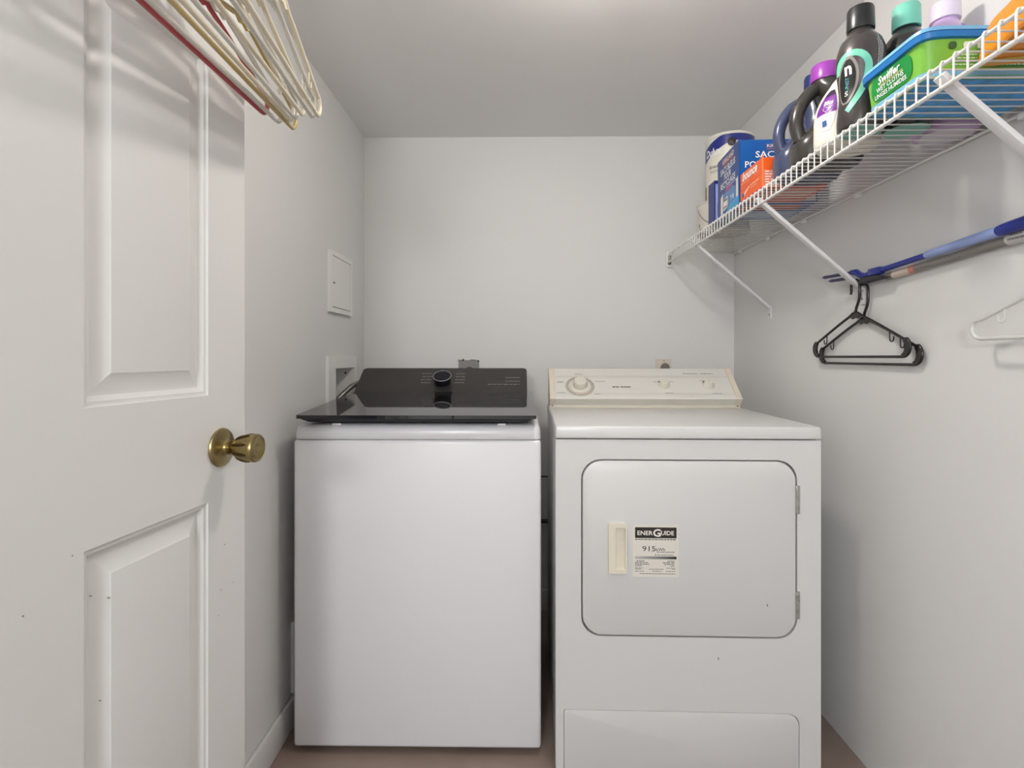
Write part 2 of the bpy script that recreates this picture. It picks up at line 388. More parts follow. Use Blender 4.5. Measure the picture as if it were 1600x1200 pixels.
# control console
CY0, CZ0, CY1, CZ1 = 2.035, .9712, 2.165, 1.0565
cu = Vector((1, 0, 0)); cv = Vector((0, CY1 - CY0, CZ1 - CZ0)); CL = cv.length
FC = frame((0, CY0, CZ0), cu, cv)                      # normal points up and towards the room
b = MB(); b.plate(rrect(-.614, .0275, 0, CL, 0, 6, rs=(.001, .001, .016, .016)), [], FC, -.012, 0)
con = b.build('control_panel', PANELB, wm, ang=30)
b = MB(); b.hexa([(-.61, CY0 + .012, .945), (.024, CY0 + .012, .945), (.024, WY1 + .01, .945), (-.61, WY1 + .01, .945), (-.606, CY1 - .006, CZ1 - .0155), (.020, CY1 - .006, CZ1 - .0155), (.020, WY1 + .01, CZ1 - .016), (-.606, WY1 + .01, CZ1 - .016)])
b.build('console_back', BLACKP, wm)
kx, kt = -.292, .060
n_ = (FC(0, 0, 1) - FC(0, 0, 0)); cvn = cv.normalized()
MKn = Matrix.Translation(FC(kx, kt, 0)) @ Matrix(((1, cvn.x, n_.x, 0), (0, cvn.y, n_.y, 0), (0, cvn.z, n_.z, 0), (0, 0, 0, 1)))
kb = MB().lathe([(.030, 0), (.031, .004), (.031, .008), (.0335, .020), (.0345, .028), (.0335, .030), (.031, .0305)], 40, MKn).build('cycle_knob', LIPB, con)
MB().lathe([(.0338, .0285), (.0352, .0295), (.0345, .0312), (.0325, .0312), (.032, .0298)], 40, MKn, capb=False, capt=False).build('knob_ring', RING, con)
GREY = pm(140, 136, 130)
R = []
for i in range(4):
    t0 = .055 + i * .020
    R += microtext(kx - .082 - (.004 if i % 2 else 0), kx - .046, t0, t0 + .0035, 3) + microtext(kx + .046, kx + .082, t0, t0 + .0035, 3)
for (a, c, t0) in ((-.055, .0, .065), (-.12, .0, .045), (-.055, .0, .088)): R += microtext(a, c, t0, t0 + .0035, 6)
bars(con, FC, R, GREY)

# ================================================================== DRYER
dr = thing('tumble_dryer', 'older white front load tumble dryer with dials on a back console', 'dryer', (.0945, 1.445, 0), math.radians(-1.0))
W_, D_ = .684, .69
MB().box((0.002, .030, .015), (W_ - .002, D_, .8835), .004, 2).build('cabinet', DRYW, dr)
DF = frame((0, 0, 0), (1, 0, 0), (0, 0, 1))             # s = x, t = z, normal = -y (towards the room)
dl = (.070, .620, .3735, .8295); dr_r = .052
lo_p = (.022, .628, .018, .176)
g = .0036
b = MB(); b.plate([(0, .014), (W_, .014), (W_, .8845), (0, .8845)], [rrect(dl[0] - g, dl[1] + g, dl[2] - g, dl[3] + g, dr_r, 8), rrect(lo_p[0] - .0012, lo_p[1] + .0012, lo_p[2] - .0012, lo_p[3] + .0012, 0, 6, rs=(.004, .02, .03, .006))], DF, -.032, 0)
b.build('front_panel', DRYW, dr, ang=30)
def soft_plate(loopf, F, d0, d1, bev):                   # plate with a rounded front edge
    b = MB(); rows = []
    for (ins, d) in ((0, d0), (0, d1 - bev), (bev * .3, d1 - bev * .3), (bev, d1)):
        rows.append([b.bm.verts.new(F(p[0], p[1], d)) for p in loopf(ins)])
    for i in range(len(rows) - 1):
        n = len(rows[i])
        for k in range(n): b.bm.faces.new([rows[i][k], rows[i][(k + 1) % n], rows[i + 1][(k + 1) % n], rows[i + 1][k]])
    b.bm.faces.new(rows[-1]); b.bm.faces.new(rows[0][::-1]); return b
dd = soft_plate(lambda i: rrect(dl[0] + i, dl[1] - i, dl[2] + i, dl[3] - i, dr_r - i, 10), DF, -.012, .0015, .004).build('door', DRYW, dr, ang=40)
soft_plate(lambda i: rrect(lo_p[0] + i, lo_p[1] - i, lo_p[2] + i, lo_p[3] - i, 0, 6, rs=(.004, .02 , .03 - i, .006)), DF, -.012, .0002, .0015).build('lower_access_panel', DRYW, dr, ang=40)
# door pull
hx0, hx1, hz0, hz1 = .1362, .1838, .5385, .6675
b = MB(); b.plate(rrect(hx0, hx1, hz0, hz1, .006, 4), [rrect(hx0 + .018, hx1 - .004, hz0 + .010, hz1 - .010, .004, 4)], DF, 0, .0125)
pu = b.build('door_pull', IVORY, dd, ang=30)
b = MB(); b.hexa([DF(hx0 + .012, hz0 + .006, .0015), DF(hx1 - .003, hz0 + .006, .0015), DF(hx1 - .003, hz1 - .006, .0015), DF(hx0 + .012, hz1 - .006, .0015), DF(hx0 + .012, hz0 + .006, .0060), DF(hx1 - .003, hz0 + .006, .0018), DF(hx1 - .003, hz1 - .006, .0018), DF(hx0 + .012, hz1 - .006, .0060)])
b.build('pull_recess', IVORY, dd)
# energy label
ex0, ex1, ez0, ez1 = .2003, .3195, .5275, .6625
FE = frame(DF(0, 0, .0016), (1, 0, 0), (0, 0, 1))
LBL = pm(226, 222, 213); INK = pm(36, 32, 30); LGREY = pm(120, 116, 110)
patch(dd, FE, rrect(ex0, ex1, ez0, ez1, .003, 3), LBL, .0003, 'energy_label')
patch(dd, FE, [(ex0 + .006, ez1 - .034), (ex1 - .006, ez1 - .034), (ex1 - .006, ez1 - .006), (ex0 + .006, ez1 - .006)], INK, .0005, 'printed_banner')
WHT = pm(238, 234, 226)
yb_ = ez1 - .0205
letter(dd, 'ENER', FE, ex0 + .032, yb_, .040, .0115, WHT, .0009, bold=.02)
letter(dd, 'UIDE', FE, ex0 + .090, yb_, .033, .0115, WHT, .0009, bold=.02)
letter(dd, 'G', FE, ex0 + .0625, yb_ + .0003, .0205, .0205, WHT, .0011, bold=.03)
letter(dd, '915', FE, ex0 + .042, ez0 + .0735, .034, .0135, INK, .0007)
letter(dd, 'kWh', FE, ex0 + .072, ez0 + .0715, .023, .0085, INK, .0007)
R = microtext(ex0 + .006, ex1 - .006, ez1 - .0385, ez1 - .0365, 14) + microtext(ex0 + .062, ex1 - .012, ez0 + .064, ez0 + .0655, 7) + microtext(ex0 + .064, ex1 - .014, ez0 + .0565, ez0 + .058, 7)
R += [(ex0 + .058, ex0 + .061, ez0 + .0560, ez0 + .0588)]
for i, (a, c, d_, e_) in enumerate(((.010, .030, .090, .108), (.006, .040, .078, .108), (.006, .043, .082, .108), (.006, .024, .098, .108))):
    z = ez0 + .0405 - i * .0042; R += microtext(ex0 + a, ex0 + c, z, z + .0017, 4) + microtext(ex0 + d_, ex0 + e_, z, z + .0017, 3)
for (z, sp_) in ((.0225, ((.006, .028), (.087, .110))), (.0195, ((.006, .022), (.042, .080), (.102, .110))), (.014, ((.006, .028), (.050, .074), (.086, .110))), (.0075, ((.018, .110),))):
    for (a, c) in sp_: R += microtext(ex0 + a, ex0 + c, ez0 + z, ez0 + z + .0013, max(3, int((c - a) / .006)))
bars(dd, FE, R, INK, .0007)
MB().plate([(ex0 + .006, ez0 + .0465), (ex1 - .006, ez0 + .0465), (ex1 - .006, ez0 + .0535), (ex0 + .006, ez0 + .0535)], [], FE, .0003, .0006).build('printed_scale_bar', gradient_print(), dd)
for (z0, z1) in ((.695, .768), (.424, .494)):
    h = MB().box((dl[1] - .001, -.0045, z0), (dl[1] + .009, .001, z1), .001).build('hinge', STEEL, dr)
    for q in range(3):
        MB().tube([(dl[1] + .002, -.005, z0 + .003 + q * (z1 - z0 - .006) / 3), (dl[1] + .002, -.005, z0 + (q + .92) * (z1 - z0 - .006) / 3)], .0032, 10).build('hinge_barrel', STEEL, h)
b = MB(); b.hexa([(0 - .001, -.004, .887), (W_ + .001, -.004, .887), (W_ + .001, D_ + .002, .887), (-.001, D_ + .002, .887), (.0, -.003, .9195), (W_, -.003, .9195), (W_, D_ + .002, .9195), (0, D_ + .002, .9195)], .005, 3)
b.build('top_panel', DRYW, dr)
for q, (px_, pz_) in enumerate(((.545, .455), (.42, .315))):
    MB().box((px_, -.0022, pz_), (px_ + .003, -.0014, pz_ + .005)).build('chip', LGREY, dd)
# console: profile in local y-z
YC = .535
prof_c = [(YC, .9198), (YC, .931), (YC - .006, .932), (YC - .022, .952), (YC - .021, .9555), (YC + .100, 1.052), (YC + .108, 1.056), (YC + .150, 1.056), (YC + .152, .9198)]
def extr(prof, x0, x1):
    b = MB(); A = [b.bm.verts.new((x0, y, z)) for (y, z) in prof]; C = [b.bm.verts.new((x1, y, z)) for (y, z) in prof]; n = len(prof)
    for k in range(n): b.bm.faces.new([A[k], A[(k + 1) % n], C[(k + 1) % n], C[k]])
    b.bm.faces.new(A[::-1]); b.bm.faces.new(C); return b
con2 = extr(prof_c, .024, W_ - .024).build('console', CONSOLE, dr, ang=25)
pc = [(y - (.002 if i < 6 else 0), z + (.001 if i in (5, 6, 7) else 0)) for i, (y, z) in enumerate(prof_c)]
for (x0, x1) in ((.004, .0235), (W_ - .0235, W_ - .004)):
    ec = extr(pc, x0, x1).build('end_cap', CREAM, dr, ang=25)
    MB().lathe([(.003, 0), (.003, .0015), (.001, .002)], 12, Matrix.Translation(((x0 + x1) / 2, YC - .002, .926)) @ Matrix.Rotation(PI / 2, 4, 'X')).build('screw', METAL, ec)
MB().box((.02, YC - .03, .9197), (W_ - .02, YC + .002, .9203)).build('gasket_stain', mat('yellow_stain', srgb(214, 204, 178), .5, var=.05, vscale=15), dr)
v0 = Vector((0, YC - .021, .9555)); v1 = Vector((0, YC + .100, 1.052)); FV = frame(v0, (1, 0, 0), v1 - v0); CVL = (v1 - v0).length
nn = FV(0, 0, 1) - FV(0, 0, 0); vv = (v1 - v0).normalized()
def MF(x, t): return Matrix.Translation(FV(x, t, 0)) @ Matrix(((1, vv.x, nn.x, 0), (0, vv.y, nn.y, 0), (0, vv.z, nn.z, 0), (0, 0, 0, 1)))
RINGG = pm(190, 186, 176); RED = pm(196, 120, 112)
dx, dt = .115, .062
b = MB(); b.lathe([(.053, .0003), (.053, .0010), (.040, .0010), (.040, .0003)], 48, MF(dx, dt), capb=False, capt=False); b.build('dial_scale', RINGG, con2)
rb = []
for k in range(28):
    a = 2 * PI * k / 28; c, s_ = math.cos(a), math.sin(a); r0, r1 = .043, .050
    rb.append((a, r0, r1))
b = MB(); b2 = MB()
for (a, r0, r1) in rb:
    q = b2 if -2.2 < ((a + PI) % (2 * PI) - PI) < -.4 else b
    for (aa) in (a,):
        P = [FV(dx + math.cos(aa + e) * r, dt + math.sin(aa + e) * r, .0013) for (r, e) in ((r0, -.03), (r1, -.03), (r1, .03), (r0, .03))]
        q.bm.faces.new([q.bm.verts.new(p) for p in P])
b.build('dial_marks', LGREY, con2, recalc=False); b2.build('dial_marks', RED, con2, recalc=False)
sk = MB().lathe([(.037, .0), (.037, .002), (.0335, .004), (.027, .005)], 40, MF(dx, dt)).build('timer_skirt', KNOBW, con2)
MB().lathe([(.026, .003), (.0255, .012), (.0235, .026), (.0215, .0285), (.018, .0295)], 40, MF(dx, dt)).build('timer_knob', KNOBW, con2)
for kx_ in (.419, .579):
    k_ = MB().lathe([(.021, .0), (.021, .003), (.0185, .006), (.0165, .018), (.015, .0205), (.012, .021)], 28, MF(kx_, .068)).build('selector_knob', KNOBW, con2)
    MB().box((-.0035, .0, .0), (.0035, .022, .0225), .001).bm.free()
    b = MB(); b.box((-.0022, .010, .003), (.0022, .0222, .0078))
    Mq = MF(kx_, .068) @ Matrix.Rotation(math.radians(52), 4, 'Z')
    for v in b.bm.verts: v.co = Mq @ v.co
    b.build('pointer', INK, con2)
TXT = pm(150, 146, 138)
R = []
for (x, t, wd) in ((.115, .128, .03), (.045, .086, .025), (.045, .080, .022), (.045, .026, .03), (.190, .086, .036), (.175, .018, .022), (.398, .085, .03), (.445, .085, .022), (.43, .024, .03), (.575, .092, .042), (.60, .022, .036)): R += microtext(x - wd / 2, x + wd / 2, t, t + .0026, 4)
R += microtext(.50, .555, .130, .134, 5) + microtext(.565, .61, .130, .134, 4) 
bars(con2, FV, R, TXT); bars(con2, FV, microtext(.232, .256, .055, .060, 3) + microtext(.262, .297, .055, .060, 4), INK)
bars(con2, FV, [(.026, W_ - .026, .021, .0217), (.026, W_ - .026, .112, .1127), (.026, W_ - .026, .1185, .119)], TXT)

# ================================================================== SMALL FIXTURES ON THE WALLS
ap = thing('access_panel', 'small white access panel with a closed door on the left wall', 'access panel', (XL, 2.067, 1.375), world=True)
A = (1.942, 2.192, 1.262, 1.484)
b = MB(); b.plate([(A[0], A[2]), (A[1], A[2]), (A[1], A[3]), (A[0], A[3])], [[(A[0] + .019, A[2] + .017), (A[1] - .019, A[2] + .017), (A[1] - .019, A[3] - .017), (A[0] + .019, A[3] - .017)]], FYZr, 0, .012); b.build('frame', PLASTW, ap)
apd = MB().plate([(A[0] + .0205, A[2] + .021), (A[1] - .0205, A[2] + .021), (A[1] - .0205, A[3] - .0185), (A[0] + .0205, A[3] - .0185)], [], FYZr, 0, .010).build('panel_door', PLASTW, ap)
MB().plate(rrect(A[0] + .030, A[0] + .048, 1.366, 1.372, .002, 3), [], FYZr, .010, .0112).build('latch', LGREY, apd)

rb_ = thing('tap_outlet_box', 'white recessed washer tap box in the left wall with black holes', 'outlet box', (XL, 2.1, 1.0), world=True)
b = MB(); b.plate([(1.923, .80), (2.2515, .80), (2.2515, 1.104), (1.923, 1.104)], [[(RB[0] + .002, RB[2] + .002), (RB[1] - .002, RB[2] + .002), (RB[1] - .002, RB[3] - .002), (RB[0] + .002, RB[3] - .002)]], FYZr, 0, .011); b.build('flange', PLASTW, rb_)
b = MB(); y0, y1, z0, z1 = RB[0] + .002, RB[1] - .002, RB[2] + .002, RB[3] - .002; xb = XL - .085
for q in (((xb, y0, z0), (xb, y1, z0), (xb, y1, z1), (xb, y0, z1)), ((xb, y0, z0), (xb, y1, z0), (XL, y1, z0), (XL, y0, z0)), ((xb, y0, z1), (xb, y1, z1), (XL, y1, z1), (XL, y0, z1)), ((xb, y0, z0), (xb, y0, z1), (XL, y0, z1), (XL, y0, z0)), ((xb, y1, z0), (xb, y1, z1), (XL, y1, z1), (XL, y1, z0))):
    b.bm.faces.new([b.bm.verts.new(p) for p in q])
bmesh.ops.remove_doubles(b.bm, verts=list(b.bm.verts), dist=1e-5); b.build('recess', PLASTW, rb_, recalc=False)
MB().lathe([(.004, 0), (.004, .002), (.003, .0025)], 12, Matrix.Translation((XL - .026, y1, 1.036)) @ Matrix.Rotation(PI / 2, 4, 'X')).build('hole', DARKGAP, rb_)
hs = thing('supply_hose', 'grey braided hose leading from the wall box down behind the washer', 'hose', (-.70, 2.06, .90), world=True)
hp = [(-.745, 2.05, .885), (-.715, 2.07, .915), (-.680, 2.098, .955), (-.655, 2.135, .985), (-.636, 2.175, 1.000), (-.632, 2.215, .985), (-.632, 2.235, .93), (-.632, 2.24, .80)]
hp2 = []
for i in range(len(hp) - 1):
    for k in range(5):
        t = k / 5; hp2.append(Vector(hp[i]).lerp(Vector(hp[i + 1]), t))
MB().tube(hp2, [.0095 + (.0006 if i % 2 else 0) for i in range(len(hp2))], 12).build('hose', BRAID, hs)
MB().tube([hp[0], Vector(hp[0]).lerp(Vector(hp[1]), .6)], .013, 12).build('coupling', METAL, hs)

def outlet(name, label, x0, x1, z0, z1, m, cover):
    t = thing(name, label, 'outlet', ((x0 + x1) / 2, YB, (z0 + z1) / 2), world=True); return t
FB = frame((0, YB, 0), (1, 0, 0), (0, 0, 1))            # normal -y, towards the room
t = thing('uncovered_outlet', 'bare metal outlet plate without a cover above the washer', 'outlet', (-.222, YB, 1.04), world=True)
b = MB(); b.plate(rrect(-.266, -.177, .965, 1.087, .006, 4), [], FB, 0, .005); o1 = b.build('yoke_plate', METAL, t)
MB().lathe([(.023, .004), (.023, .009), (.020, .010)], 28, Matrix.Translation((-.2185, YB, 1.035)) @ Matrix.Rotation(PI / 2, 4, 'X')).build('receptacle', mat('dark_receptacle', (.05, .045, .04), .5), o1)
for (x, z, r) in ((-.180, 1.083, .004), (-.246, 1.088, .004)):
    MB().lathe([(r, 0), (r, .008), (r * .5, .0085)], 12, Matrix.Translation((x, YB, z)) @ Matrix.Rotation(PI / 2, 4, 'X')).build('hole', DARKGAP, o1)
for (x0, x1, z) in ((-.268, -.252, 1.086), (-.215, -.190, 1.087)): MB().box((x0, YB - .006, z - .004), (x1, YB, z + .003), .001).build('ear', METAL, o1)
t = thing('covered_outlet', 'ivory dryer outlet with a round grey socket above the dryer console', 'outlet', (.624, YB, 1.04), world=True)
o1 = soft_plate(lambda i: rrect(.590 + i, .657 - i, .965 + i, 1.0925 - i, .003, 3), FB, 0, .006, .003).build('cover_plate', mat('ivory_plate', srgb(214, 205, 190), .4), t)
MB().lathe([(.0195, .005), (.0195, .009), (.017, .010), (.0165, .008)], 28, Matrix.Translation((.6295, YB, 1.055)) @ Matrix.Rotation(PI / 2, 4, 'X')).build('socket', pm(122, 116, 106), o1)
MB().lathe([(.0025, .005), (.0025, .0075), (.001, .008)], 10, Matrix.Translation((.6255, YB, 1.084)) @ Matrix.Rotation(PI / 2, 4, 'X')).build('screw', METAL, o1)
t = thing('wall_vent', 'low white vent cover on the left wall behind the washer edge', 'vent', (XL, 1.74, .10), world=True)
b = MB(); b.plate(rrect(1.628, 1.90, .098, .309, .004, 3), [rrect(1.645, 1.883, .115, .292, .002, 2)], FYZr, 0, .010); b.build('frame', PLASTW, t)
for k in range(11):
    z = .118 + k * .0155; MB().hexa([(XL, 1.645, z), (XL + .006, 1.645, z - .002), (XL + .006, 1.883, z - .002), (XL, 1.883, z), (XL, 1.645, z + .012), (XL + .007, 1.645, z + .008), (XL + .007, 1.883, z + .008), (XL, 1.883, z + .012)]).build('slat', PLASTW, t)
cb = thing('power_cord', 'black cord lying against the back wall between washer and dryer', 'cord', (.09, YB - .01, .39), world=True)
MB().tube([(-.18, YB - .012, .40), (-.05, YB - .011, .392), (.08, YB - .010, .389), (.20, YB - .010, .389), (.40, YB - .012, .41)], .0085, 10).build('cord_sheath', BLACKP, cb)
cb = thing('water_line', 'thin grey line running along the back wall above the black cord', 'cord', (.09, YB - .01, .58), world=True)
MB().tube([(-.18, YB - .008, .584), (.08, YB - .006, .581), (.40, YB - .008, .582)], .0035, 8).build('line_sheath', mat('dark_grey_cord', (.06, .06, .06), .5), cb)

# ================================================================== WIRE SHELF
SX, SZ, SY0 = .644, 1.551, .30
LIP = .041
ws = thing('wire_shelf', 'white coated wire shelf with a hanging lip along the right wall', 'shelf', (XR, 1.35, SZ), world=True)
def rod(name, x, z, r): return MB().tube([(x, SY0, z), (x, YB - .004, z)], r, 10).build(name, WIREW, ws)
rod('front_upper_rod', SX + .003, SZ - .0042, .0030); rod('front_lower_rod', SX, SZ - LIP, .0036)
rod('back_rod', XR - .008, SZ - .0042, .0034)
wire0 = MB().tube([(XR - .003, 0, SZ), (SX + .004, 0, SZ), (SX - .0008, 0, SZ - .001), (SX - .0030, 0, SZ - .005), (SX - .0032, 0, SZ - LIP - .001)], .00165, 6).build('shelf_wire', WIREW, ws, ang=60)
yw = SY0 + .01; first = True
while yw < YB - .006:
    o = wire0 if first else wire0.copy()
    if not first: COL.objects.link(o); o.parent = ws
    o.location.y = yw; first = False
    yw += .0256
# the mesh of wire0 was shifted by the shelf origin, so wires sit at y = location
for c in ws.children:
    if c.name.startswith('shelf_wire'): pass
b = MB(); b.box((SX - .010, YB - .012, SZ - .062), (SX + .018, YB, SZ + .006), .002)
eb = b.build('end_bracket', PLASTW, ws); MB().box((SX - .004, YB - .017, SZ - .052), (SX + .010, YB - .010, SZ - .012), .001).build('bracket_slot', pm(96, 92, 86), eb)
for y in (.45, 1.02, 1.516, 1.80, 2.06, 2.31):
    cl = MB().box((XR - .014, y - .008, SZ - .016), (XR, y + .008, SZ - .002), .003).build('wall_clip', PLASTW, ws)
    MB().lathe([(.006, 0), (.006, .003), (.003, .0045)], 12, Matrix.Translation((XR - .014, y, SZ - .010)) @ Matrix.Rotation(-PI / 2, 4, 'Y')).build('screw', PLASTW, cl)
BT, BF = (.650, 1.522), (.924, 1.283)                   # brace ends (x, z)
bd = Vector((BF[0] - BT[0], 0, BF[1] - BT[1])).normalized(); bn = Vector((-bd.z, 0, bd.x))
for i, y in enumerate((2.052, 1.500, .850)):
    a, c = Vector((BT[0], y, BT[1])) - bd * .012, Vector((BF[0], y, BF[1])); hw, ht_ = .0098, .0045
    V = []
    for s_ in (-1, 1):
        for p in ((a, -1), (c, -1), (c, 1), (a, 1)): V.append(p[0] + bn * ht_ * s_ + Vector((0, hw * p[1], 0)))
    br = MB().hexa(V, .0012, 2).build('support_brace', BRACEW, ws)
    MB().box((XR - .005, y - .0098, 1.242), (XR, y + .0098, 1.292), .0012).build('foot_plate', BRACEW, br)
    MB().lathe([(.0032, 0), (.0032, .0015), (.001, .0025)], 10, Matrix.Translation((XR - .005, y, 1.257)) @ Matrix.Rotation(-PI / 2, 4, 'Y')).build('screw', METAL, br)

# ================================================================== THINGS ON THE SHELF
DZ = SZ + .0018
def carton(name, label, cat, x0, y0, wx, wy, h, m, rz=0):      # origin at the near left bottom corner; local x to the wall, local y to the back
    t = thing(name, label, cat, (x0, y0, DZ), rz)
    MB().box((0, 0, 0), (wx, wy, h), .0012, 1).build('carton', m, t)
    FLt = frame((0, wy, 0), (0, -1, 0), (0, 0, 1)); FRt = frame((0, 0, 0), (1, 0, 0), (0, 0, 1)); FBt = frame((0, wy, 0), (1, 0, 0), (0, -1, 0))
    return t, FLt, FRt, FBt        # left face (faces the room), near face, bottom face
BLUE = pm(14, 88, 166, .35); DBLUE = pm(24, 62, 132, .35); WHITE = pm(240, 240, 238); ORG = pm(238, 96, 30, .35); CYAN = pm(52, 160, 208, .4)
# blue recycling bag carton
t, FLt, FRt, FBt = carton('bag_carton', 'blue carton of recycling bags with white French lettering', 'box', .6450, 1.630, .226, .194, .187, BLUE, math.radians(-2.5))
patch(t, FLt, [(0, 0), (.197, 0), (.197, .187), (0, .187)], DBLUE, .0003)
letter(t, 'KIRKLAND', FLt, .103, .168, .105, .016, pm(236, 214, 200), .0008, bold=.02)
bars(t, FLt, [(.058, .150, .154, .158)], pm(196, 78, 60))
letter(t, 'SACS BLEUS', FLt, .098, .140, .135, .020, WHITE, .0008, bold=.015)
letter(t, 'POUR', FLt, .098, .117, .062, .020, WHITE, .0008, bold=.015)
letter(t, 'RECYCLAGE', FLt, .098, .094, .135, .020, WHITE, .0008, bold=.015)
bars(t, FLt, [(.085, .175, .078, .0805)], pm(190, 206, 224))
patch(t, FLt, [(.030, .004), (.030, .060), (.052, .070), (.052, .004)], pm(226, 226, 222), .0005)
patch(t, FLt, [(.052, .018), (.055, .060), (.075, .073), (.105, .078), (.135, .073), (.165, .062), (.170, .018), (.150, .010), (.080, .012)], pm(74, 128, 186, .25), .0006, 'printed_bag')
patch(t, FLt, [(.066, .062), (.085, .088), (.110, .078), (.135, .084), (.140, .070), (.112, .062), (.088, .068)], pm(150, 72, 128, .3), .0008, 'printed_tie')
patch(t, FLt, [(.172, .0), (.172, .078), (.188, .083), (.192, .0)], pm(222, 220, 212), .0005)
patch(t, FLt, [(.058, .012), (.058, .046), (.096, .052), (.096, .016)], pm(232, 228, 222), .0009)
bars(t, FLt, [(.060, .095, .040, .046), (.060, .095, .019, .023)], pm(128, 82, 70), .0012)
patch(t, FLt, [(.088, .0), (.197, .0), (.197, .026), (.130, .020), (.104, .012)], CYAN, .0008)
letter(t, 'TIE', FLt, .140, .036, .035, .013, pm(206, 220, 236), .0010, bold=.02)
letter(t, 'SACS', FRt, .082, .143, .068, .019, WHITE, .0008, bold=.012)
letter(t, 'POUR', FRt, .052, .114, .068, .019, WHITE, .0008, bold=.012)
letter(t, 'KIRKLAND', FRt, .118, .168, .074, .009, pm(240, 214, 196), .0008, bold=.02)
bars(t, FRt, [(.081, .155, .1575, .160)], pm(196, 100, 70))
patch(t, FRt, [(.12, .004), (.22, .004), (.22, .065), (.12, .065)], pm(206, 204, 200), .0004)
patch(t, FBt, [(.01, .02), (.215, .02), (.215, .10), (.01, .10)], pm(150, 168, 196), .0004)
patch(t, FBt, [(.02, .11), (.20, .11), (.20, .175), (.02, .175)], pm(182, 92, 76), .0004)
# orange dryer sheet carton
t, FLt, FRt, FBt = carton('dryer_sheet_carton', 'small orange carton of dryer sheets in front of the blue carton', 'box', .6455, 1.476, .172, .143, .080, ORG)
letter(t, 'bounce', FLt, .066, .066, .098, .026, WHITE, .0008, bold=.03, shear=.25)
patch(t, FLt, [(.0, .028), (.146, .040), (.146, .0405), (.0, .0285)], pm(196, 74, 24), .0004)
R = microtext(.01, .062, .047, .0495, 5) + microtext(.072, .125, .026, .030, 5) + microtext(.072, .11, .019, .022, 5) + microtext(.095, .12, .049, .051, 3)
bars(t, FLt, R, pm(246, 190, 150))
patch(t, FLt, [(.028, .008), (.060, .026), (.064, .030), (.030, .019)], pm(240, 206, 186), .0007)
patch(t, FLt, rrect(.014, .027, .008, .019, .005, 4), pm(76, 92, 150), .0008)
patch(t, FRt, [(.004, .0), (.172, .0), (.172, .047), (.004, .047)], pm(222, 120, 100), .0004)
R = []
for k in range(6): R += microtext(.008, .15, .006 + k * .007, .009 + k * .007, 9)
bars(t, FRt, R, pm(244, 226, 214), .0007)
bars(t, FRt, [(.0, .004, .0, .086)], pm(250, 140, 70), .0007)
patch(t, FBt, [(.0, .0), (.172, .0), (.172, .146), (.0, .146)], pm(206, 98, 78), .0004)
bars(t, FBt, [(.01, .16, .02 + k * .022, .027 + k * .022) for k in range(5)], pm(230, 196, 180), .0007)
# navy carton and pale blue spray bottle by the cans
t, FLt, FRt, FBt = carton('navy_carton', 'slim navy carton standing beside the white can', 'box', .655, 1.862, .052, .058, .142, pm(30, 44, 124, .35))
patch(t, FRt, [(.004, .01), (.048, .01), (.048, .13), (.004, .13)], pm(150, 172, 226), .0004)
t = thing('spray_bottle', 'pale blue slim bottle between the navy and bright blue cartons', 'bottle', (.672, 1.840, DZ))
rg = densify([(0, 0, 0, .014, .014, 2.4), (.006, 0, 0, .0165, .0165, 2.4), (.09, 0, 0, .0165, .0165, 2.4), (.118, 0, 0, .015, .015, 2.2), (.132, 0, 0, .009, .009, 2), (.137, 0, 0, .0075, .0075, 2)])
bt = MB().loft(rg, 28).build('bottle_body', pm(168, 186, 230, .25), t)
MB().lathe([(.009, .136), (.009, .150), (.006, .152)], 20).build('bottle_cap', pm(210, 220, 240, .3), t)
MB().quadgrid(lambda u, v: surf(rg, PI + .2 + u * 1.6, .012 + v * .045), 10, 4).build('printed_label', pm(120, 130, 180), bt)
# white can under the paint can
WC = (.748, 2.035)
t = thing('white_can', 'plain white paint can with grey drips under the navy banded can', 'can', (WC[0], WC[1], DZ))
cn = MB().lathe([(.088, 0), (.092, .0015), (.0925, .004), (.0905, .006), (.0905, .100), (.0925, .102), (.0925, .106), (.088, .108)], 48).build('can_body', mat('white_can_paint', srgb(214, 209, 198), .5, var=.03, vscale=25), t)
rgc = [(0, 0, 0, .0905, .0905, 2), (.2, 0, 0, .0905, .0905, 2)]
for (a0, wd, z0, h) in ((3.30, .20, .006, .010), (3.62, .16, .003, .014), (3.22, .10, .020, .016), (3.9, .25, .004, .008)):
    MB().quadgrid(lambda u, v: surf(rgc, a0 + u * wd * (1 - .5 * abs(v - .5)), z0 + v * h * (.6 + .4 * math.sin(u * 9)), .0006), 8, 4).build('paint_drip', pm(112, 104, 98), cn)
MB().tube([(math.cos(a) * .0935, math.sin(a) * .0935, .085 - .055 * math.sin((a - 3.2) / 1.4 * PI)) for a in [3.2 + 1.4 * k / 20 for k in range(21)]], .0012, 6).build('wire_handle', METAL, t)
# gallon paint can
t = thing('paint_can', 'large paint can with a navy band and cream label stacked on top', 'can', (.757, 1.995, DZ + .108))
R0 = .0835
MB().lathe([(R0 - .003, 0), (R0, .0015), (R0, .005), (R0 - .0015, .007), (R0 - .0015, .215), (R0, .217), (R0, .223), (R0 - .004, .225), (R0 - .012, .224), (R0 - .014, .219)], 56).build('can_body', pm(226, 222, 208, .35), t)
rgp = [(0, 0, 0, R0 - .0015, R0 - .0015, 2), (.24, 0, 0, R0 - .0015, R0 - .0015, 2)]
A0, A1 = 2.6, 6.2
wave = lambda u: .135 + .036 * math.sin((u * 3.6 - .55)) 
def band(f0, f1, m, eps, a0=A0, a1=A1, name='printed_band'):
    return MB().quadgrid(lambda u, v: surf(rgp, a0 + (a1 - a0) * u, f0(u) + (f1(u) - f0(u)) * v, eps), 40, 3).build(name, m, t)
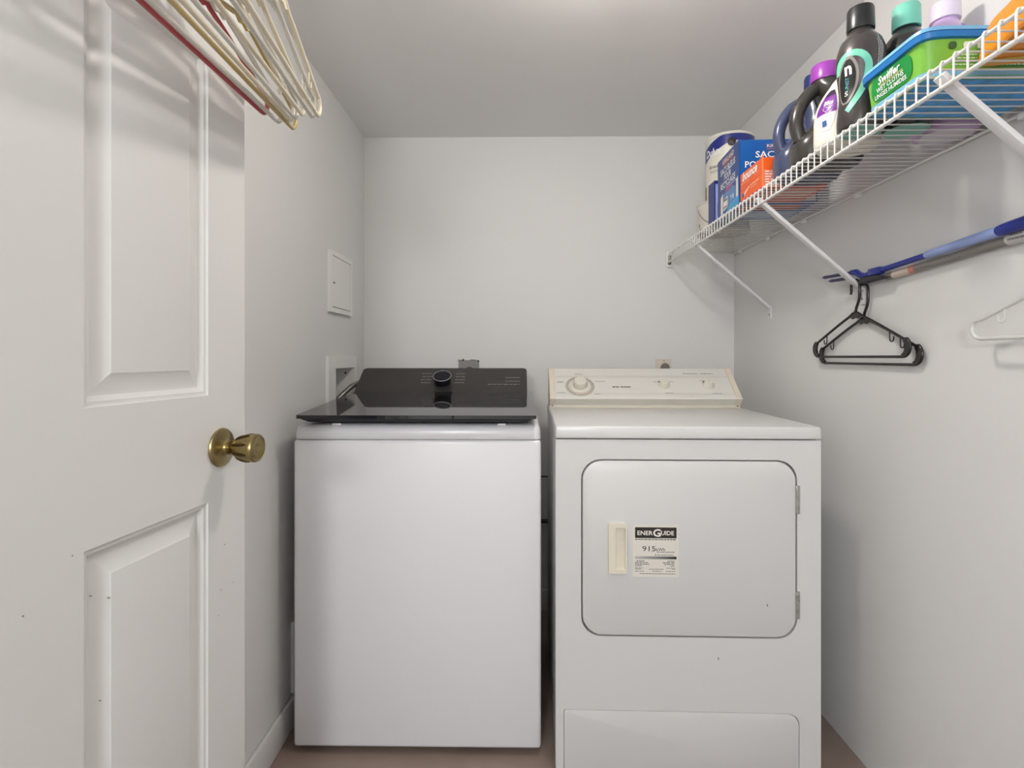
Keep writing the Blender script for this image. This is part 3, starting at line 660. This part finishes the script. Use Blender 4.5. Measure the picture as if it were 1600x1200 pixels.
band(lambda u: .138 + .052 * min(1, max(0, (u - .15) / .35)), lambda u: .2145, pm(40, 50, 130, .3), .0006)
band(lambda u: .183 + .030 * min(1, max(0, (u - .35) / .6)), lambda u: .2148, pm(214, 212, 206, .35), .0010, A0, 4.05, 'printed_swirl')
band(lambda u: .0, lambda u: .006 + .052 * (1 - abs(2 * u - 1) * .3), pm(214, 206, 160, .4), .0006, 3.0, 5.6)
band(lambda u: .006, lambda u: .030, pm(150, 164, 54, .4), .0010, 3.5, 4.1, 'printed_leaf')
band(lambda u: .004, lambda u: .052, pm(100, 88, 74, .4), .0010, 2.95, 3.14, 'printed_strip')
Fcan = lambda s, z, d=0.0: surf(rgp, 3.62 + s / R0, z, .0012 + d)
letter(t, 'Dulux', Fcan, -.001, .164, .072, .027, WHITE, 0, bold=.03, shear=.15)
letter(t, 'fines', Fcan,   .002, .112, .040, .013, pm(110, 106, 108), 0, bold=.01)
letter(t, 'murs', Fcan, .004, .094, .034, .010, pm(160, 150, 150), 0)
b = MB(); b.lathe([(.014, -.002), (.014, .003), (.010, .005)], 20, Matrix.Translation(surf(rgp, 4.43, .186)) @ Matrix.Rotation(4.43, 4, 'Z') @ Matrix.Rotation(PI / 2, 4, 'Y'))
b.build('handle_boss', mat('dark_brown_boss', (.03, .02, .018), .5), t)
MB().tube([surf(rgp, 4.43 + .75 * k / 12, .186 - .10 * math.sin(k / 12 * 1.5), .006) for k in range(13)], .0011, 6).build('wire_handle', METAL, t)

# jugs
def jug(name, label, cat, pos, rings, m, rz=0, cap=None, handle=None, hr=.012):
    t = thing(name, label, cat, (pos[0], pos[1], DZ), rz)
    rg = densify(rings, 4); bd_ = MB().loft(rg, 40).build('bottle_body', m, t, ang=60)
    if handle:
        P = []
        H = [Vector(h) for h in handle]
        for i in range(len(H) - 1):
            p0, p1, p2, p3 = H[max(i - 1, 0)], H[i], H[i + 1], H[min(i + 2, len(H) - 1)]
            for k in range(6):
                q = k / 6; P.append(.5 * (2 * p1 + (p2 - p0) * q + (2 * p0 - 5 * p1 + 4 * p2 - p3) * q * q + (3 * p1 - p0 - 3 * p2 + p3) * q ** 3))
        P.append(H[-1]); MB().tube(P, hr, 14).build('handle', m, t, ang=70)
    if cap:
        z0, r, h, mc, cx = cap
        c_ = MB().lathe([(r * .98, z0), (r, z0 + .003), (r * .97, z0 + h - .004), (r * .90, z0 + h)], 36, Matrix.Translation((cx, 0, 0))).build('cap', mc, t)
        for k in range(0, 36):
            pass
    return t, rg, bd_
SLATE = pm(66, 74, 104, .22, coat=.3); CHAR = mat('charcoal_plastic', (.040, .036, .032), .25, coat=.2); 
jug('detergent_jug', 'slate blue detergent jug with a dark blue cap behind the charcoal jug', 'jug', (.735, 1.418), [(0, 0, 0, .070, .042, 3), (.010, 0, 0, .078, .048, 3), (.060, 0, 0, .080, .049, 3), (.095, .012, 0, .066, .048, 2.8), (.130, .030, 0, .046, .047, 2.6), (.175, .030, 0, .045, .045, 2.5), (.200, .024, 0, .040, .038, 2.3), (.218, .020, 0, .022, .022, 2), (.228, .020, 0, .020, .020, 2)], SLATE, cap=(.224, .026, .040, pm(34, 52, 104, .25), .020), handle=[(.005, 0, .205), (-.035, 0, .185), (-.062, 0, .150), (-.072, 0, .110), (-.064, 0, .070)], hr=.0145)
jug('detergent_jug', 'charcoal grey softener jug with a bright purple cap', 'jug', (.728, 1.318), [(0, 0, 0, .068, .046, 3), (.010, 0, 0, .075, .052, 3), (.050, 0, 0, .077, .053, 3), (.080, .012, 0, .064, .052, 2.8), (.115, .030, 0, .045, .050, 2.6), (.155, .030, 0, .045, .048, 2.5), (.182, .018, 0, .044, .042, 2.3), (.198, .002, 0, .032, .032, 2), (.206, 0, 0, .029, .029, 2)], CHAR, cap=(.200, .0335, .038, pm(150, 62, 168, .3), 0), handle=[(-.005, 0, .190), (-.035, 0, .176), (-.062, 0, .140), (-.071, 0, .100), (-.062, 0, .060)], hr=.0155)
WJ = pm(240, 236, 222, .3)
t, rg, bd_ = jug('softener_bottle', 'white softener bottle with a purple leaf label and teal cap', 'bottle', (.715, 1.214), [(0, 0, 0, .056, .046, 2.6), (.008, 0, 0, .062, .051, 2.6), (.040, 0, 0, .063, .052, 2.5), (.080, 0, 0, .062, .050, 2.4), (.115, .006, 0, .055, .046, 2.3), (.150, .014, 0, .040, .038, 2.2), (.172, .016, 0, .026, .026, 2), (.188, .016, 0, .022, .022, 2)], WJ, cap=(.184, .027, .052, pm(20, 176, 176, .3), .016))
leaf = lambda v: .44 * math.sin(PI * min(1, .08 + v * .88)) ** .7
TH = PI + .42
MB().quadgrid(lambda u, v: surf(rg, TH + (u - .5) * 2 * leaf(v), .032 + v * .090), 12, 16).build('printed_label', pm(214, 212, 222, .3), bd_)
MB().quadgrid(lambda u, v: surf(rg, TH + (u - .5) * 2 * leaf(.42 + v * .56) * .985, .032 + (.42 + v * .56) * .090, .0010), 12, 10).build('printed_label', pm(120, 44, 150, .3), bd_)
MB().quadgrid(lambda u, v: surf(rg, TH + (u - .5) * 2 * leaf(.84 + v * .15) * .98, .032 + (.84 + v * .15) * .090, .0014), 12, 5).build('printed_label', pm(46, 24, 58, .3), bd_)
Fw = lambda s, z, d=0.0: surf(rg, TH + s / .055, z, .0016 + d)
letter(t, 'Bliss', Fw, .004, .092, .022, .010, WHITE, 0, bold=.02)
b = MB(); P = [Fw(.003 + .010 * math.sin(a) ** 3, .078 + .0007 * (13 * math.cos(a) - 5 * math.cos(2 * a) - 2 * math.cos(3 * a) - math.cos(4 * a)) * .7) for a in [2 * PI * k / 28 for k in range(28)]]
b.tube(P, .0007, 5, closed=True); b.build('printed_heart', pm(226, 190, 230), bd_)
MB().quadgrid(lambda u, v: Fw(-.003 + (u - .5) * .010, .048 + (v - .5) * .012), 4, 4).build('printed_mark', pm(40, 84, 140), bd_)
# dark metallic booster bottle with teal swirl
GUN = mat('gunmetal_bottle', (.095, .085, .085), .22, metal=.55)
t, rg, bd_ = jug('scent_bottle', 'dark metallic bottle with a mint green loop on its label', 'bottle', (.686, 1.117), [(0, 0, 0, .036, .036, 2.4), (.006, 0, 0, .040, .040, 2.4), (.03, 0, 0, .0405, .0405, 2.3), (.075, 0, 0, .037, .037, 2.2), (.120, 0, 0, .041, .041, 2.2), (.150, 0, 0, .043, .043, 2.2), (.178, 0, 0, .036, .036, 2.1), (.195, 0, 0, .024, .024, 2), (.205, 0, 0, .021, .021, 2)], GUN, cap=(.202, .025, .045, pm(28, 30, 34, .3), 0))
TH = PI + .58
Fg = lambda s, z, d=0.0: surf(rg, TH + s / .040, z, .0008 + d)
def swirl(scale, m, eps, closed=True, wdt=.008):
    P = []
    for k in range(41):
        a = k / 40
        ang = -PI * .10 + a * PI * 1.15
        if a < .62:
            q = a / .62; s = -.034 + .046 * (1 - math.cos(q * PI * .5)) * 1.0; s = .002 - .030 * math.cos(q * PI) * scale; z = .118 + .030 * math.sin(q * PI) * scale - .004
        else:
            q = (a - .62) / .38; s = (.002 + .030 * scale) - q * q * .040; z = .114 - q * .080
        P.append((s, z))
    return P
P = swirl(1.0, None, 0)
b = MB()
for i in range(len(P) - 1):
    (s0, z0), (s1, z1) = P[i], P[i + 1]
    d = Vector((s1 - s0, z1 - z0)); d.normalize(); n2 = Vector((-d.y, d.x)) * .0062
    q = [Fg(s0 - n2.x, z0 - n2.y), Fg(s1 - n2.x, z1 - n2.y), Fg(s1 + n2.x, z1 + n2.y), Fg(s0 + n2.x, z0 + n2.y)]
    b.bm.faces.new([b.bm.verts.new(p) for p in q])
bmesh.ops.remove_doubles(b.bm, verts=list(b.bm.verts), dist=.0012); b.build('printed_swirl', pm(122, 206, 178, .35), bd_, recalc=False)
loop = lambda v: .0225 * (math.sin(PI * (.03 + v * .95)) ** .6)
MB().quadgrid(lambda u, v: Fg(-.002 + (u - .5) * 2 * loop(v) * (1 if u > .5 else 1.0) + (1 - v) * -.010, .050 + v * .090, .0001), 10, 14).build('printed_label', pm(138, 134, 128, .35), bd_)
MB().quadgrid(lambda u, v: Fg(-.003 + (u - .5) * 2 * loop(v) * .80 + (1 - v) * -.010, .054 + v * .080, .0005), 10, 14).build('printed_label', pm(30, 28, 27, .3), bd_)
letter(t, 'n', Fg, -.004, .113, .014, .018, WHITE, .0009, bold=.03)
letter(t, 'UNST', Fg, -.008, .088, .026, .008, pm(86, 172, 176), .0009, bold=.01, rot=1.45)
letter(t, 'S', Fg, -.010, .070, .008, .009, WHITE, .0009, bold=.01)
for (s, z0, z1) in ((.046, .105, .165), (.0495, .10, .178), (.053, .10, .160)):
    b = MB(); zz = z0
    while zz < z1:
        hh = random.uniform(.0015, .004); q = [Fg(s, zz), Fg(s + .0012, zz), Fg(s + .0012, zz + hh), Fg(s, zz + hh)]; b.bm.faces.new([b.bm.verts.new(p) for p in q]); zz += hh + .001
    b.build('small_print', pm(210, 208, 204), bd_, recalc=False)['kind'] = 'stuff'
MB().lathe([(.0395, -.0006), (.034, -.0012), (.02, -.0012)], 32, capb=False).build('base', pm(112, 176, 160, .35), t)
# black bottle with mint base and lilac bottle behind the tub
t, rg, bd_ = jug('scent_bottle', 'black bottle with mint marks behind the metallic bottle', 'bottle', (.7735, 1.112), [(0, 0, 0, .036, .036, 2.4), (.006, 0, 0, .040, .040, 2.4), (.03, 0, 0, .0405, .0405, 2.3), (.075, 0, 0, .037, .037, 2.2), (.120, 0, 0, .041, .041, 2.2), (.150, 0, 0, .043, .043, 2.2), (.178, 0, 0, .036, .036, 2.1), (.195, 0, 0, .024, .024, 2), (.205, 0, 0, .021, .021, 2)], mat('black_bottle', (.015, .016, .016), .2, coat=.3), cap=(.202, .025, .045, pm(120, 200, 180, .3), 0))
MB().lathe([(.0395, -.0006), (.034, -.0012), (.02, -.0012)], 32, capb=False).build('base', pm(112, 176, 160, .35), t)
for k in range(4):
    MB().quadgrid(lambda u, v: surf(rg, 3.6 + k * .25 + u * .08, .08 + k * .018 + v * .03, .0008), 3, 6).build('printed_mark', pm(110, 180, 164, .35), bd_)
t, rg, bd_ = jug('fabric_bottle', 'lilac bottle with a violet stripe against the right wall', 'bottle', (.8715, 1.140), [(0, 0, 0, .047, .052, 2.6), (.008, 0, 0, .0515, .058, 2.6), (.080, 0, 0, .0515, .058, 2.5), (.150, 0, 0, .049, .054, 2.4), (.200, 0, 0, .040, .042, 2.2), (.225, 0, 0, .025, .025, 2), (.238, 0, 0, .021, .021, 2)], pm(204, 174, 218, .3), cap=(.234, .027, .035, pm(226, 214, 232, .3), 0))
MB().quadgrid(lambda u, v: surf(rg, 4.55 + u * .30 + v * .25, .10 + v * .11, .0008), 6, 12).build('printed_stripe', pm(146, 88, 184, .3), bd_)
MB().lathe([(.046, -.0006), (.036, -.0012), (.02, -.0012)], 32, capb=False).build('base', pm(208, 204, 214, .35), t)
# green tub of wet cloths with a blue lid
TX0, TX1, TY0, TY1 = .652, .912, .895, 1.060
t = thing('wet_cloth_tub', 'green plastic tub of wet cloths with a blue lid', 'tub', ((TX0 + TX1) / 2, (TY0 + TY1) / 2, DZ))
hx_, hy_ = (TX1 - TX0) / 2, (TY1 - TY0) / 2
GRN = pm(122, 186, 66, .35)
rg = [(0, 0, 0, hx_ - .008, hy_ - .008, 9), (.003, 0, 0, hx_ - .006, hy_ - .006, 9), (.016, 0, 0, hx_ - .005, hy_ - .005, 9), (.060, 0, 0, hx_ - .001, hy_ - .001, 9)]
tb = MB().loft(rg, 72).build('tub_body', GRN, t, ang=50)
MB().quadgrid(lambda u, v: surf(rg, 2 * PI * u, .001 + v * .011, .0006), 96, 2).build('printed_band', pm(132, 190, 226, .35), tb)
lidb = MB().loft([(.060, 0, 0, hx_ + .001, hy_ + .001, 9), (.061, 0, 0, hx_ + .005, hy_ + .005, 9), (.070, 0, 0, hx_ + .006, hy_ + .006, 9), (.073, 0, 0, hx_ + .003, hy_ + .003, 9), (.075, 0, 0, hx_ - .006, hy_ - .006, 9)], 72).build('tub_lid', pm(26, 116, 190, .35), t, ang=50)
MB().loft([(.0715, 0, 0, hx_ + .0062, hy_ + .0062, 9), (.078, 0, 0, hx_ + .0050, hy_ + .0050, 9), (.082, 0, 0, hx_ - .002, hy_ - .002, 9)], 72).build('lid_top', pm(120, 184, 228, .35), lidb, ang=50)
Ftub = lambda s, z, d=0.0: Vector((-hx_ + .005 - (z - .016) * .09 - .0010 - d, -s, z))
patch(t, Ftub, rrect(-.054, .050, .014, .059, .018, 8), pm(20, 142, 62, .35), .0004)
letter(t, 'Swiffer', Ftub, -.004, .0475, .058, .0135, WHITE, .0016, bold=.03, shear=.2)
bars(t, Ftub, [(-.030, .030, .0385, .0395)], pm(240, 214, 120), .0014)
letter(t, 'WET CLOTHS', Ftub, -.004, .0330, .070, .0085, WHITE, .0014, bold=.02)
letter(t, 'LINGES HUMIDES', Ftub, -.004, .0225, .082, .0080, WHITE, .0014, bold=.02)
Ftn = lambda s, z, d=0.0: Vector((s, -hy_ + .005 - (z - .016) * .09 - .0010 - d, z))
patch(t, Ftn, rrect(-.035, .112, .016, .058, .010, 6), pm(40, 134, 62, .35), .0004)
R = []
for k in range(4): R += microtext(-.085, -.045, .018 + k * .005, .0205 + k * .005, 6)
for k in range(5): R += microtext(-.028, .10, .018 + k * .006, .0205 + k * .006, 16)
bars(t, Ftn, R, pm(196, 226, 176), .0012)
for (x, c) in ((-.085, (54, 92, 46)), (-.062, (226, 238, 214)), (-.040, (226, 238, 214))): patch(t, Ftn, rrect(x - .006, x + .006, .044, .055, .004, 4), pm(*c), .0008, 'printed_icon')
b = MB(); b.plate([(-hx_ + .012, -hy_ + .012), (hx_ - .012, -hy_ + .012), (hx_ - .012, hy_ - .012), (-hx_ + .012, hy_ - .012)], [], lambda s, q, d=0.0: Vector((s, q, -.0002 - d)), 0, .0006)
BB = mat('blue_tub_base', srgb(40, 150, 215), .35, var=.3, vscale=35)
b.build('tub_base', BB, t)
# orange and yellow refill pouch
t = thing('refill_pouch', 'orange and yellow pouch lying beside the green tub', 'pouch', (.757, .775, DZ), math.radians(-13))
rg = densify([(0, 0, 0, .064, .084, 8), (.004, 0, 0, .067, .087, 8), (.03, 0, 0, .066, .086, 6), (.055, 0, 0, .060, .080, 5), (.062, 0, 0, .045, .065, 4)], 3)
MB().loft(rg, 48).build('pouch_body', pm(242, 152, 30, .35), t, ang=50)
Fu = lambda s, q, d=0.0: Vector((s, q, -.0003 - d))
patch(t, Fu, [(-.005, .060), (.052, .070), (.052, -.06), (.010, -.06)], pm(172, 156, 40, .35), .0006)
patch(t, Fu, [(-.060, .075), (.055, .075), (.055, .062), (-.055, .060)], pm(206, 166, 60, .35), .0005)
patch(t, Fu, [(.030, .04), (.052, .05), (.052, .01), (.03, .0)], pm(206, 150, 150, .35), .0008)
bars(t, lambda s, q, d=0.0: Fu(s, q, d), microtext(-.004, .016, .045, .049, 4), INK, .0012)

# ================================================================== MOP, POLE AND HANGERS ON THE RIGHT WALL
NAVY = pm(34, 48, 140, .3); PALE = pm(150, 168, 220, .35)
mp = thing('floor_mop', 'blue floor mop with a pale blue sleeve laid across the shelf braces', 'mop', (.903, 1.2, 1.325), world=True)
def mpz(y): return 1.3165 + (1.40 - y) * .060
MX = .903
MB().tube([(MX, 1.400, mpz(1.40)), (MX, 1.22, mpz(1.22))], .0068, 14).build('pole', NAVY, mp)
MB().tube([(MX, 1.236, mpz(1.236)), (MX, 1.228, mpz(1.228)), (MX, 1.05, mpz(1.05))], [.0068, .0088, .0105], 16).build('sleeve', PALE, mp)
MB().tube([(MX, 1.058, mpz(1.058)), (MX, 1.045, mpz(1.045)), (MX, 1.03, mpz(1.03)), (MX, .95, mpz(.95)), (MX, .80, mpz(.80)), (MX, .52, mpz(.52)), (MX, .50, mpz(.50))], [.0075, .0108, .0118, .013, .0135, .0135, .009], 16).build('grip', NAVY, mp)
hd = MB().box((MX - .009, 1.385, mpz(1.40) - .009), (MX + .009, 1.430, mpz(1.40) + .010), .004).build('swivel_joint', NAVY, mp)
b = MB(); b.tube([(MX, 1.425, 1.318), (MX, 1.445, 1.312), (MX, 1.47, 1.316), (MX, 1.490, 1.328), (MX, 1.51, 1.330)], [.008, .0075, .008, .0085, .007], 12); b.build('yoke', NAVY, mp)
MB().hexa([(MX - .012, 1.36, 1.296), (MX + .012, 1.36, 1.296), (MX + .012, 1.46, 1.292), (MX - .012, 1.46, 1.292), (MX - .010, 1.39, 1.306), (MX + .010, 1.39, 1.306), (MX + .010, 1.46, 1.309), (MX - .010, 1.46, 1.309)], .003).build('head_underside', mat('dark_mop_rubber', (.03, .03, .035), .6), mp)
for (z0, z1, y1) in ((1.3285, 1.3345, 1.645), (1.314, 1.3195, 1.612)):
    MB().tube([(MX - .004, 1.50, z0), (MX - .004, y1 - .03, z1 - .001), (MX - .004, y1 - .012, z1), (MX - .004, y1, z1 + .001)], [.0045, .0045, .0052, .002], 8).build('prong', pm(46, 48, 96, .35), mp)
gp = thing('grey_pole', 'grey pole with a white end sleeve under the blue mop', 'pole', (.917, 1.1, 1.31), world=True)
gz = lambda y: 1.3005 + (1.38 - y) * .058
GX = .9175
MB().tube([(GX, 1.385, gz(1.385)), (GX, 1.03, gz(1.03))], .0092, 14).build('pole', pm(128, 124, 118, .4), gp)
MB().tube([(GX, 1.36, gz(1.36)), (GX, 1.30, gz(1.30))], .0096, 14).build('paper_label', pm(206, 190, 176), gp)
MB().tube([(GX, 1.302, gz(1.302)), (GX, 1.285, gz(1.285))], .0097, 14).build('red_label_end', pm(196, 128, 112), gp)
sl = MB().tube([(GX, 1.048, gz(1.048)), (GX, 1.042, gz(1.042)), (GX, .975, gz(.975))], [.008, .0118, .0118], 16).build('end_sleeve', pm(206, 205, 202, .4), gp)
MB().tube([(GX, .976, gz(.976)), (GX, .955, gz(.955)), (GX, .60, gz(.60))], [.0118, .009, .009], 14).build('grip', BLACKP, gp)
bars(sl, lambda s, q, d=0.0: Vector((GX - .0121, 1.035 - s, gz(1.01) - .006 + q)), microtext(0, .045, .0, .004, 9) + microtext(.004, .03, .008, .0105, 5), pm(110, 108, 104), name='small_print')

def arc(cx, cz, r, a0, a1, n): return [(cx + r * math.cos(a0 + (a1 - a0) * k / n), cz + r * math.sin(a0 + (a1 - a0) * k / n)) for k in range(n + 1)]
def hanger(name, label, loc, rz, m, width=.42, hh=.088, rise=.088, drop=.034, r=.0034, hookr=.017, strap=True, group=None, web=False, tip_r=None):
    # local x along the hanger, z up, origin at the top of the hook where it hangs
    t = thing(name, label, 'hanger', loc, rz, group); hw = width / 2; za = -hh; zs = za - rise; zb = zs - drop
    tr = drop * .62; P = []
    P += [(.010, za - .002), (.030, za - .012)]
    sh = Vector((hw - .016 - .03, zs + .008 - (za - .012)))
    for k in range(1, 9): P.append((.030 + (hw - .020 - .030) * k / 8, za - .012 + (zs - za + .016) * (k / 8) ** 1.06))
    cxr, czr = hw - tr, zb + tr
    P += arc(cxr, czr, tr, math.radians(55), math.radians(-90), 9)
    n = 10
    for k in range(1, n): P.append((cxr - 2 * cxr * k / n, zb))
    Q = [(-x, z) for (x, z) in P[:P.index(P[-n + 1])]][::-1] if False else None
    left = [(-x, z) for (x, z) in ([(.010, za - .002), (.030, za - .012)] + [(.030 + (hw - .050) * k / 8, za - .012 + (zs - za + .016) * (k / 8) ** 1.06) for k in range(1, 9)] + arc(cxr, czr, tr, math.radians(55), math.radians(-90), 9))][::-1]
    P += left
    MB().tube([(x, 0, z) for (x, z) in P], r, 10, closed=True).build('frame', m, t, ang=70)
    hk = [(0, za - .003), (.004, za + .012), (hookr * .8, za + .030), (hookr, za + .042), (hookr, -hookr - .004)] + arc(0, -hookr + r * 0, hookr, 0, PI, 10)[1:] + [(-hookr, -hookr - .010), (-hookr - .001, -hookr - .020)]
    MB().tube([(x, 0, z) for (x, z) in hk], [r] * (len(hk) - 1) + [r * .8], 10).build('hook', m, t, ang=70)
    # neck gusset
    b = MB(); b.plate([(-.022, za - .012), (0, za + .006), (.022, za - .012), (.012, za - .018), (0, za - .014), (-.012, za - .018)], [], lambda s, q, d=0.0: Vector((s, d, q)), -r * .6, r * .6); b.build('neck', m, t)
    if web:
        for sx in (-1, 1):
            lp = [(sx * (cxr + tr * math.cos(a) * .98), czr + tr * math.sin(a) * .98) for a in [math.radians(60 - 150 * k / 8) for k in range(9)]]
            lp += [(sx * (cxr - .004 + tr * .50 * math.cos(a)), czr + tr * .72 * math.sin(a)) for a in [math.radians(-90 + 150 * k / 8) for k in range(9)]]
            MB().plate(lp, [], lambda s, q, d=0.0: Vector((s, d, q)), -r * .8, r * .8).build('end_web', m, t)
    if strap:
        for sx in (-1, 1):
            x0 = sx * hw * .66; zz = za - .012 + (zs - za + .016) * ((hw * .66 - .03) / (hw - .05)) ** 1.06
            S_ = [(x0, zz), (x0, zz - .018)] + [(x0 + sx * .007 + q[0] * sx, q[1]) for q in arc(0, zz - .020, .007, PI, 2 * PI, 6)][1:] + [(x0 + sx * .0145, zz - .014)]
            MB().tube([(x, 0, z) for (x, z) in S_], .0016, 8).build('strap_hook', m, t, ang=70)
    return t
bz = lambda x: BT[1] + (x - BT[0]) * (BF[1] - BT[1]) / (BF[0] - BT[0]) + .0062
RW = -PI / 2
HBLK = mat('black_hanger_plastic', (.014, .013, .012), .22)
HWHT = mat('clear_white_hanger', (.82, .82, .80), .3, trans=.25)
hanger('coat_hanger', 'black plastic hanger on the brace, farther from the wall', (.906, 1.498, bz(.906) + .004), RW + math.radians(.6), HBLK, .41, .088, .082, .038, .0036, .0185, web=True, group='black hangers on the middle brace')
hanger('coat_hanger', 'black plastic hanger on the brace, nearest the right wall', (.9195, 1.484, bz(.9195) + .003), RW + math.radians(-.2), HBLK, .43, .090, .084, .040, .0036, .0185, web=True, group='black hangers on the middle brace')
hanger('coat_hanger', 'clear white hanger hooked on the near shelf brace', (.888, .880, bz(.888) + .003), RW, HWHT, .425, .082, .074, .032, .0040, .0145)

# ================================================================== HANGERS OVER THE DOOR
HRED = mat('red_hanger_plastic', srgb(176, 74, 78), .35); HGLD = mat('gold_hanger_plastic', srgb(198, 176, 122), .3, trans=.1)
HIV = mat('ivory_hanger_plastic', srgb(232, 222, 200), .3, trans=.1); HW2 = mat('milky_hanger_plastic', srgb(226, 224, 216), .3, trans=.2)
HZt = 1.55 + .088 + .064 + .034
ho = thing('over_door_hook', 'over door hook carrying the bunch of plastic hangers', 'hook', (-.52, .82, 1.74), world=True)
sy = .80; fx = FD((sy - DO.y) / du.y, 0, 0).x
MB().box((fx + .0005, sy - .012, HZt - .02), (fx + .0035, sy + .012, DH + .004), .0008).build('strap', METAL, ho)
MB().box((fx - DT - .004, sy - .012, DH + .001), (fx + .0035, sy + .012, DH + .004), .0008).build('top_bend', METAL, ho)
MB().tube([(fx + .002, sy, HZt - .006), (fx + .10, sy, HZt - .0055), (fx + .19, sy, HZt - .005), (fx + .197, sy, HZt + .01)], .005, 10).build('arm', METAL, ho)
def cam2w(xc, d): t_ = math.atan(12 / 860.); return (math.cos(t_) * xc - math.sin(t_) * d, math.sin(t_) * xc + math.cos(t_) * d)
lst = [   # (tip x world, tip y world, extra yaw in degrees, material, label)
    (-.473, 1.025, 1.0, HRED, 'dark red plastic hanger, closest to the open door'),
    (-.462, 1.062, .8, HW2, 'milky white hanger between the red and the gold one'),
    (-.447, 1.092, -1.0, HGLD, 'gold beige plastic hanger reaching lowest in the bunch'),
    (-.436, 1.055, -1.6, HIV, 'ivory hanger just right of the gold one'),
    (-.424, 1.045, -2.2, HW2, 'milky white hanger third from the right in the bunch'),
    (-.405, 1.030, -3.6, HIV, 'ivory hanger second from the right in the bunch'),
    (-.390, 1.040, -4.6, HW2, 'milky white hanger beside the rightmost ivory one'),
    (-.378, 1.036, -5.4, HIV, 'ivory hanger farthest right from the door'),
]
for (tx, ty, yaw, m, lab) in lst:
    a = math.radians(yaw); d_ = Vector((math.sin(a), math.cos(a))); c = Vector((tx, ty)) - d_ * .215
    hanger('coat_hanger', lab, (c.x, c.y, HZt), math.atan2(-d_.y, -d_.x), m, .43, .088, .064, .034, .0040, .0145, strap=(m in (HW2, HIV)), group='plastic hangers over the door')
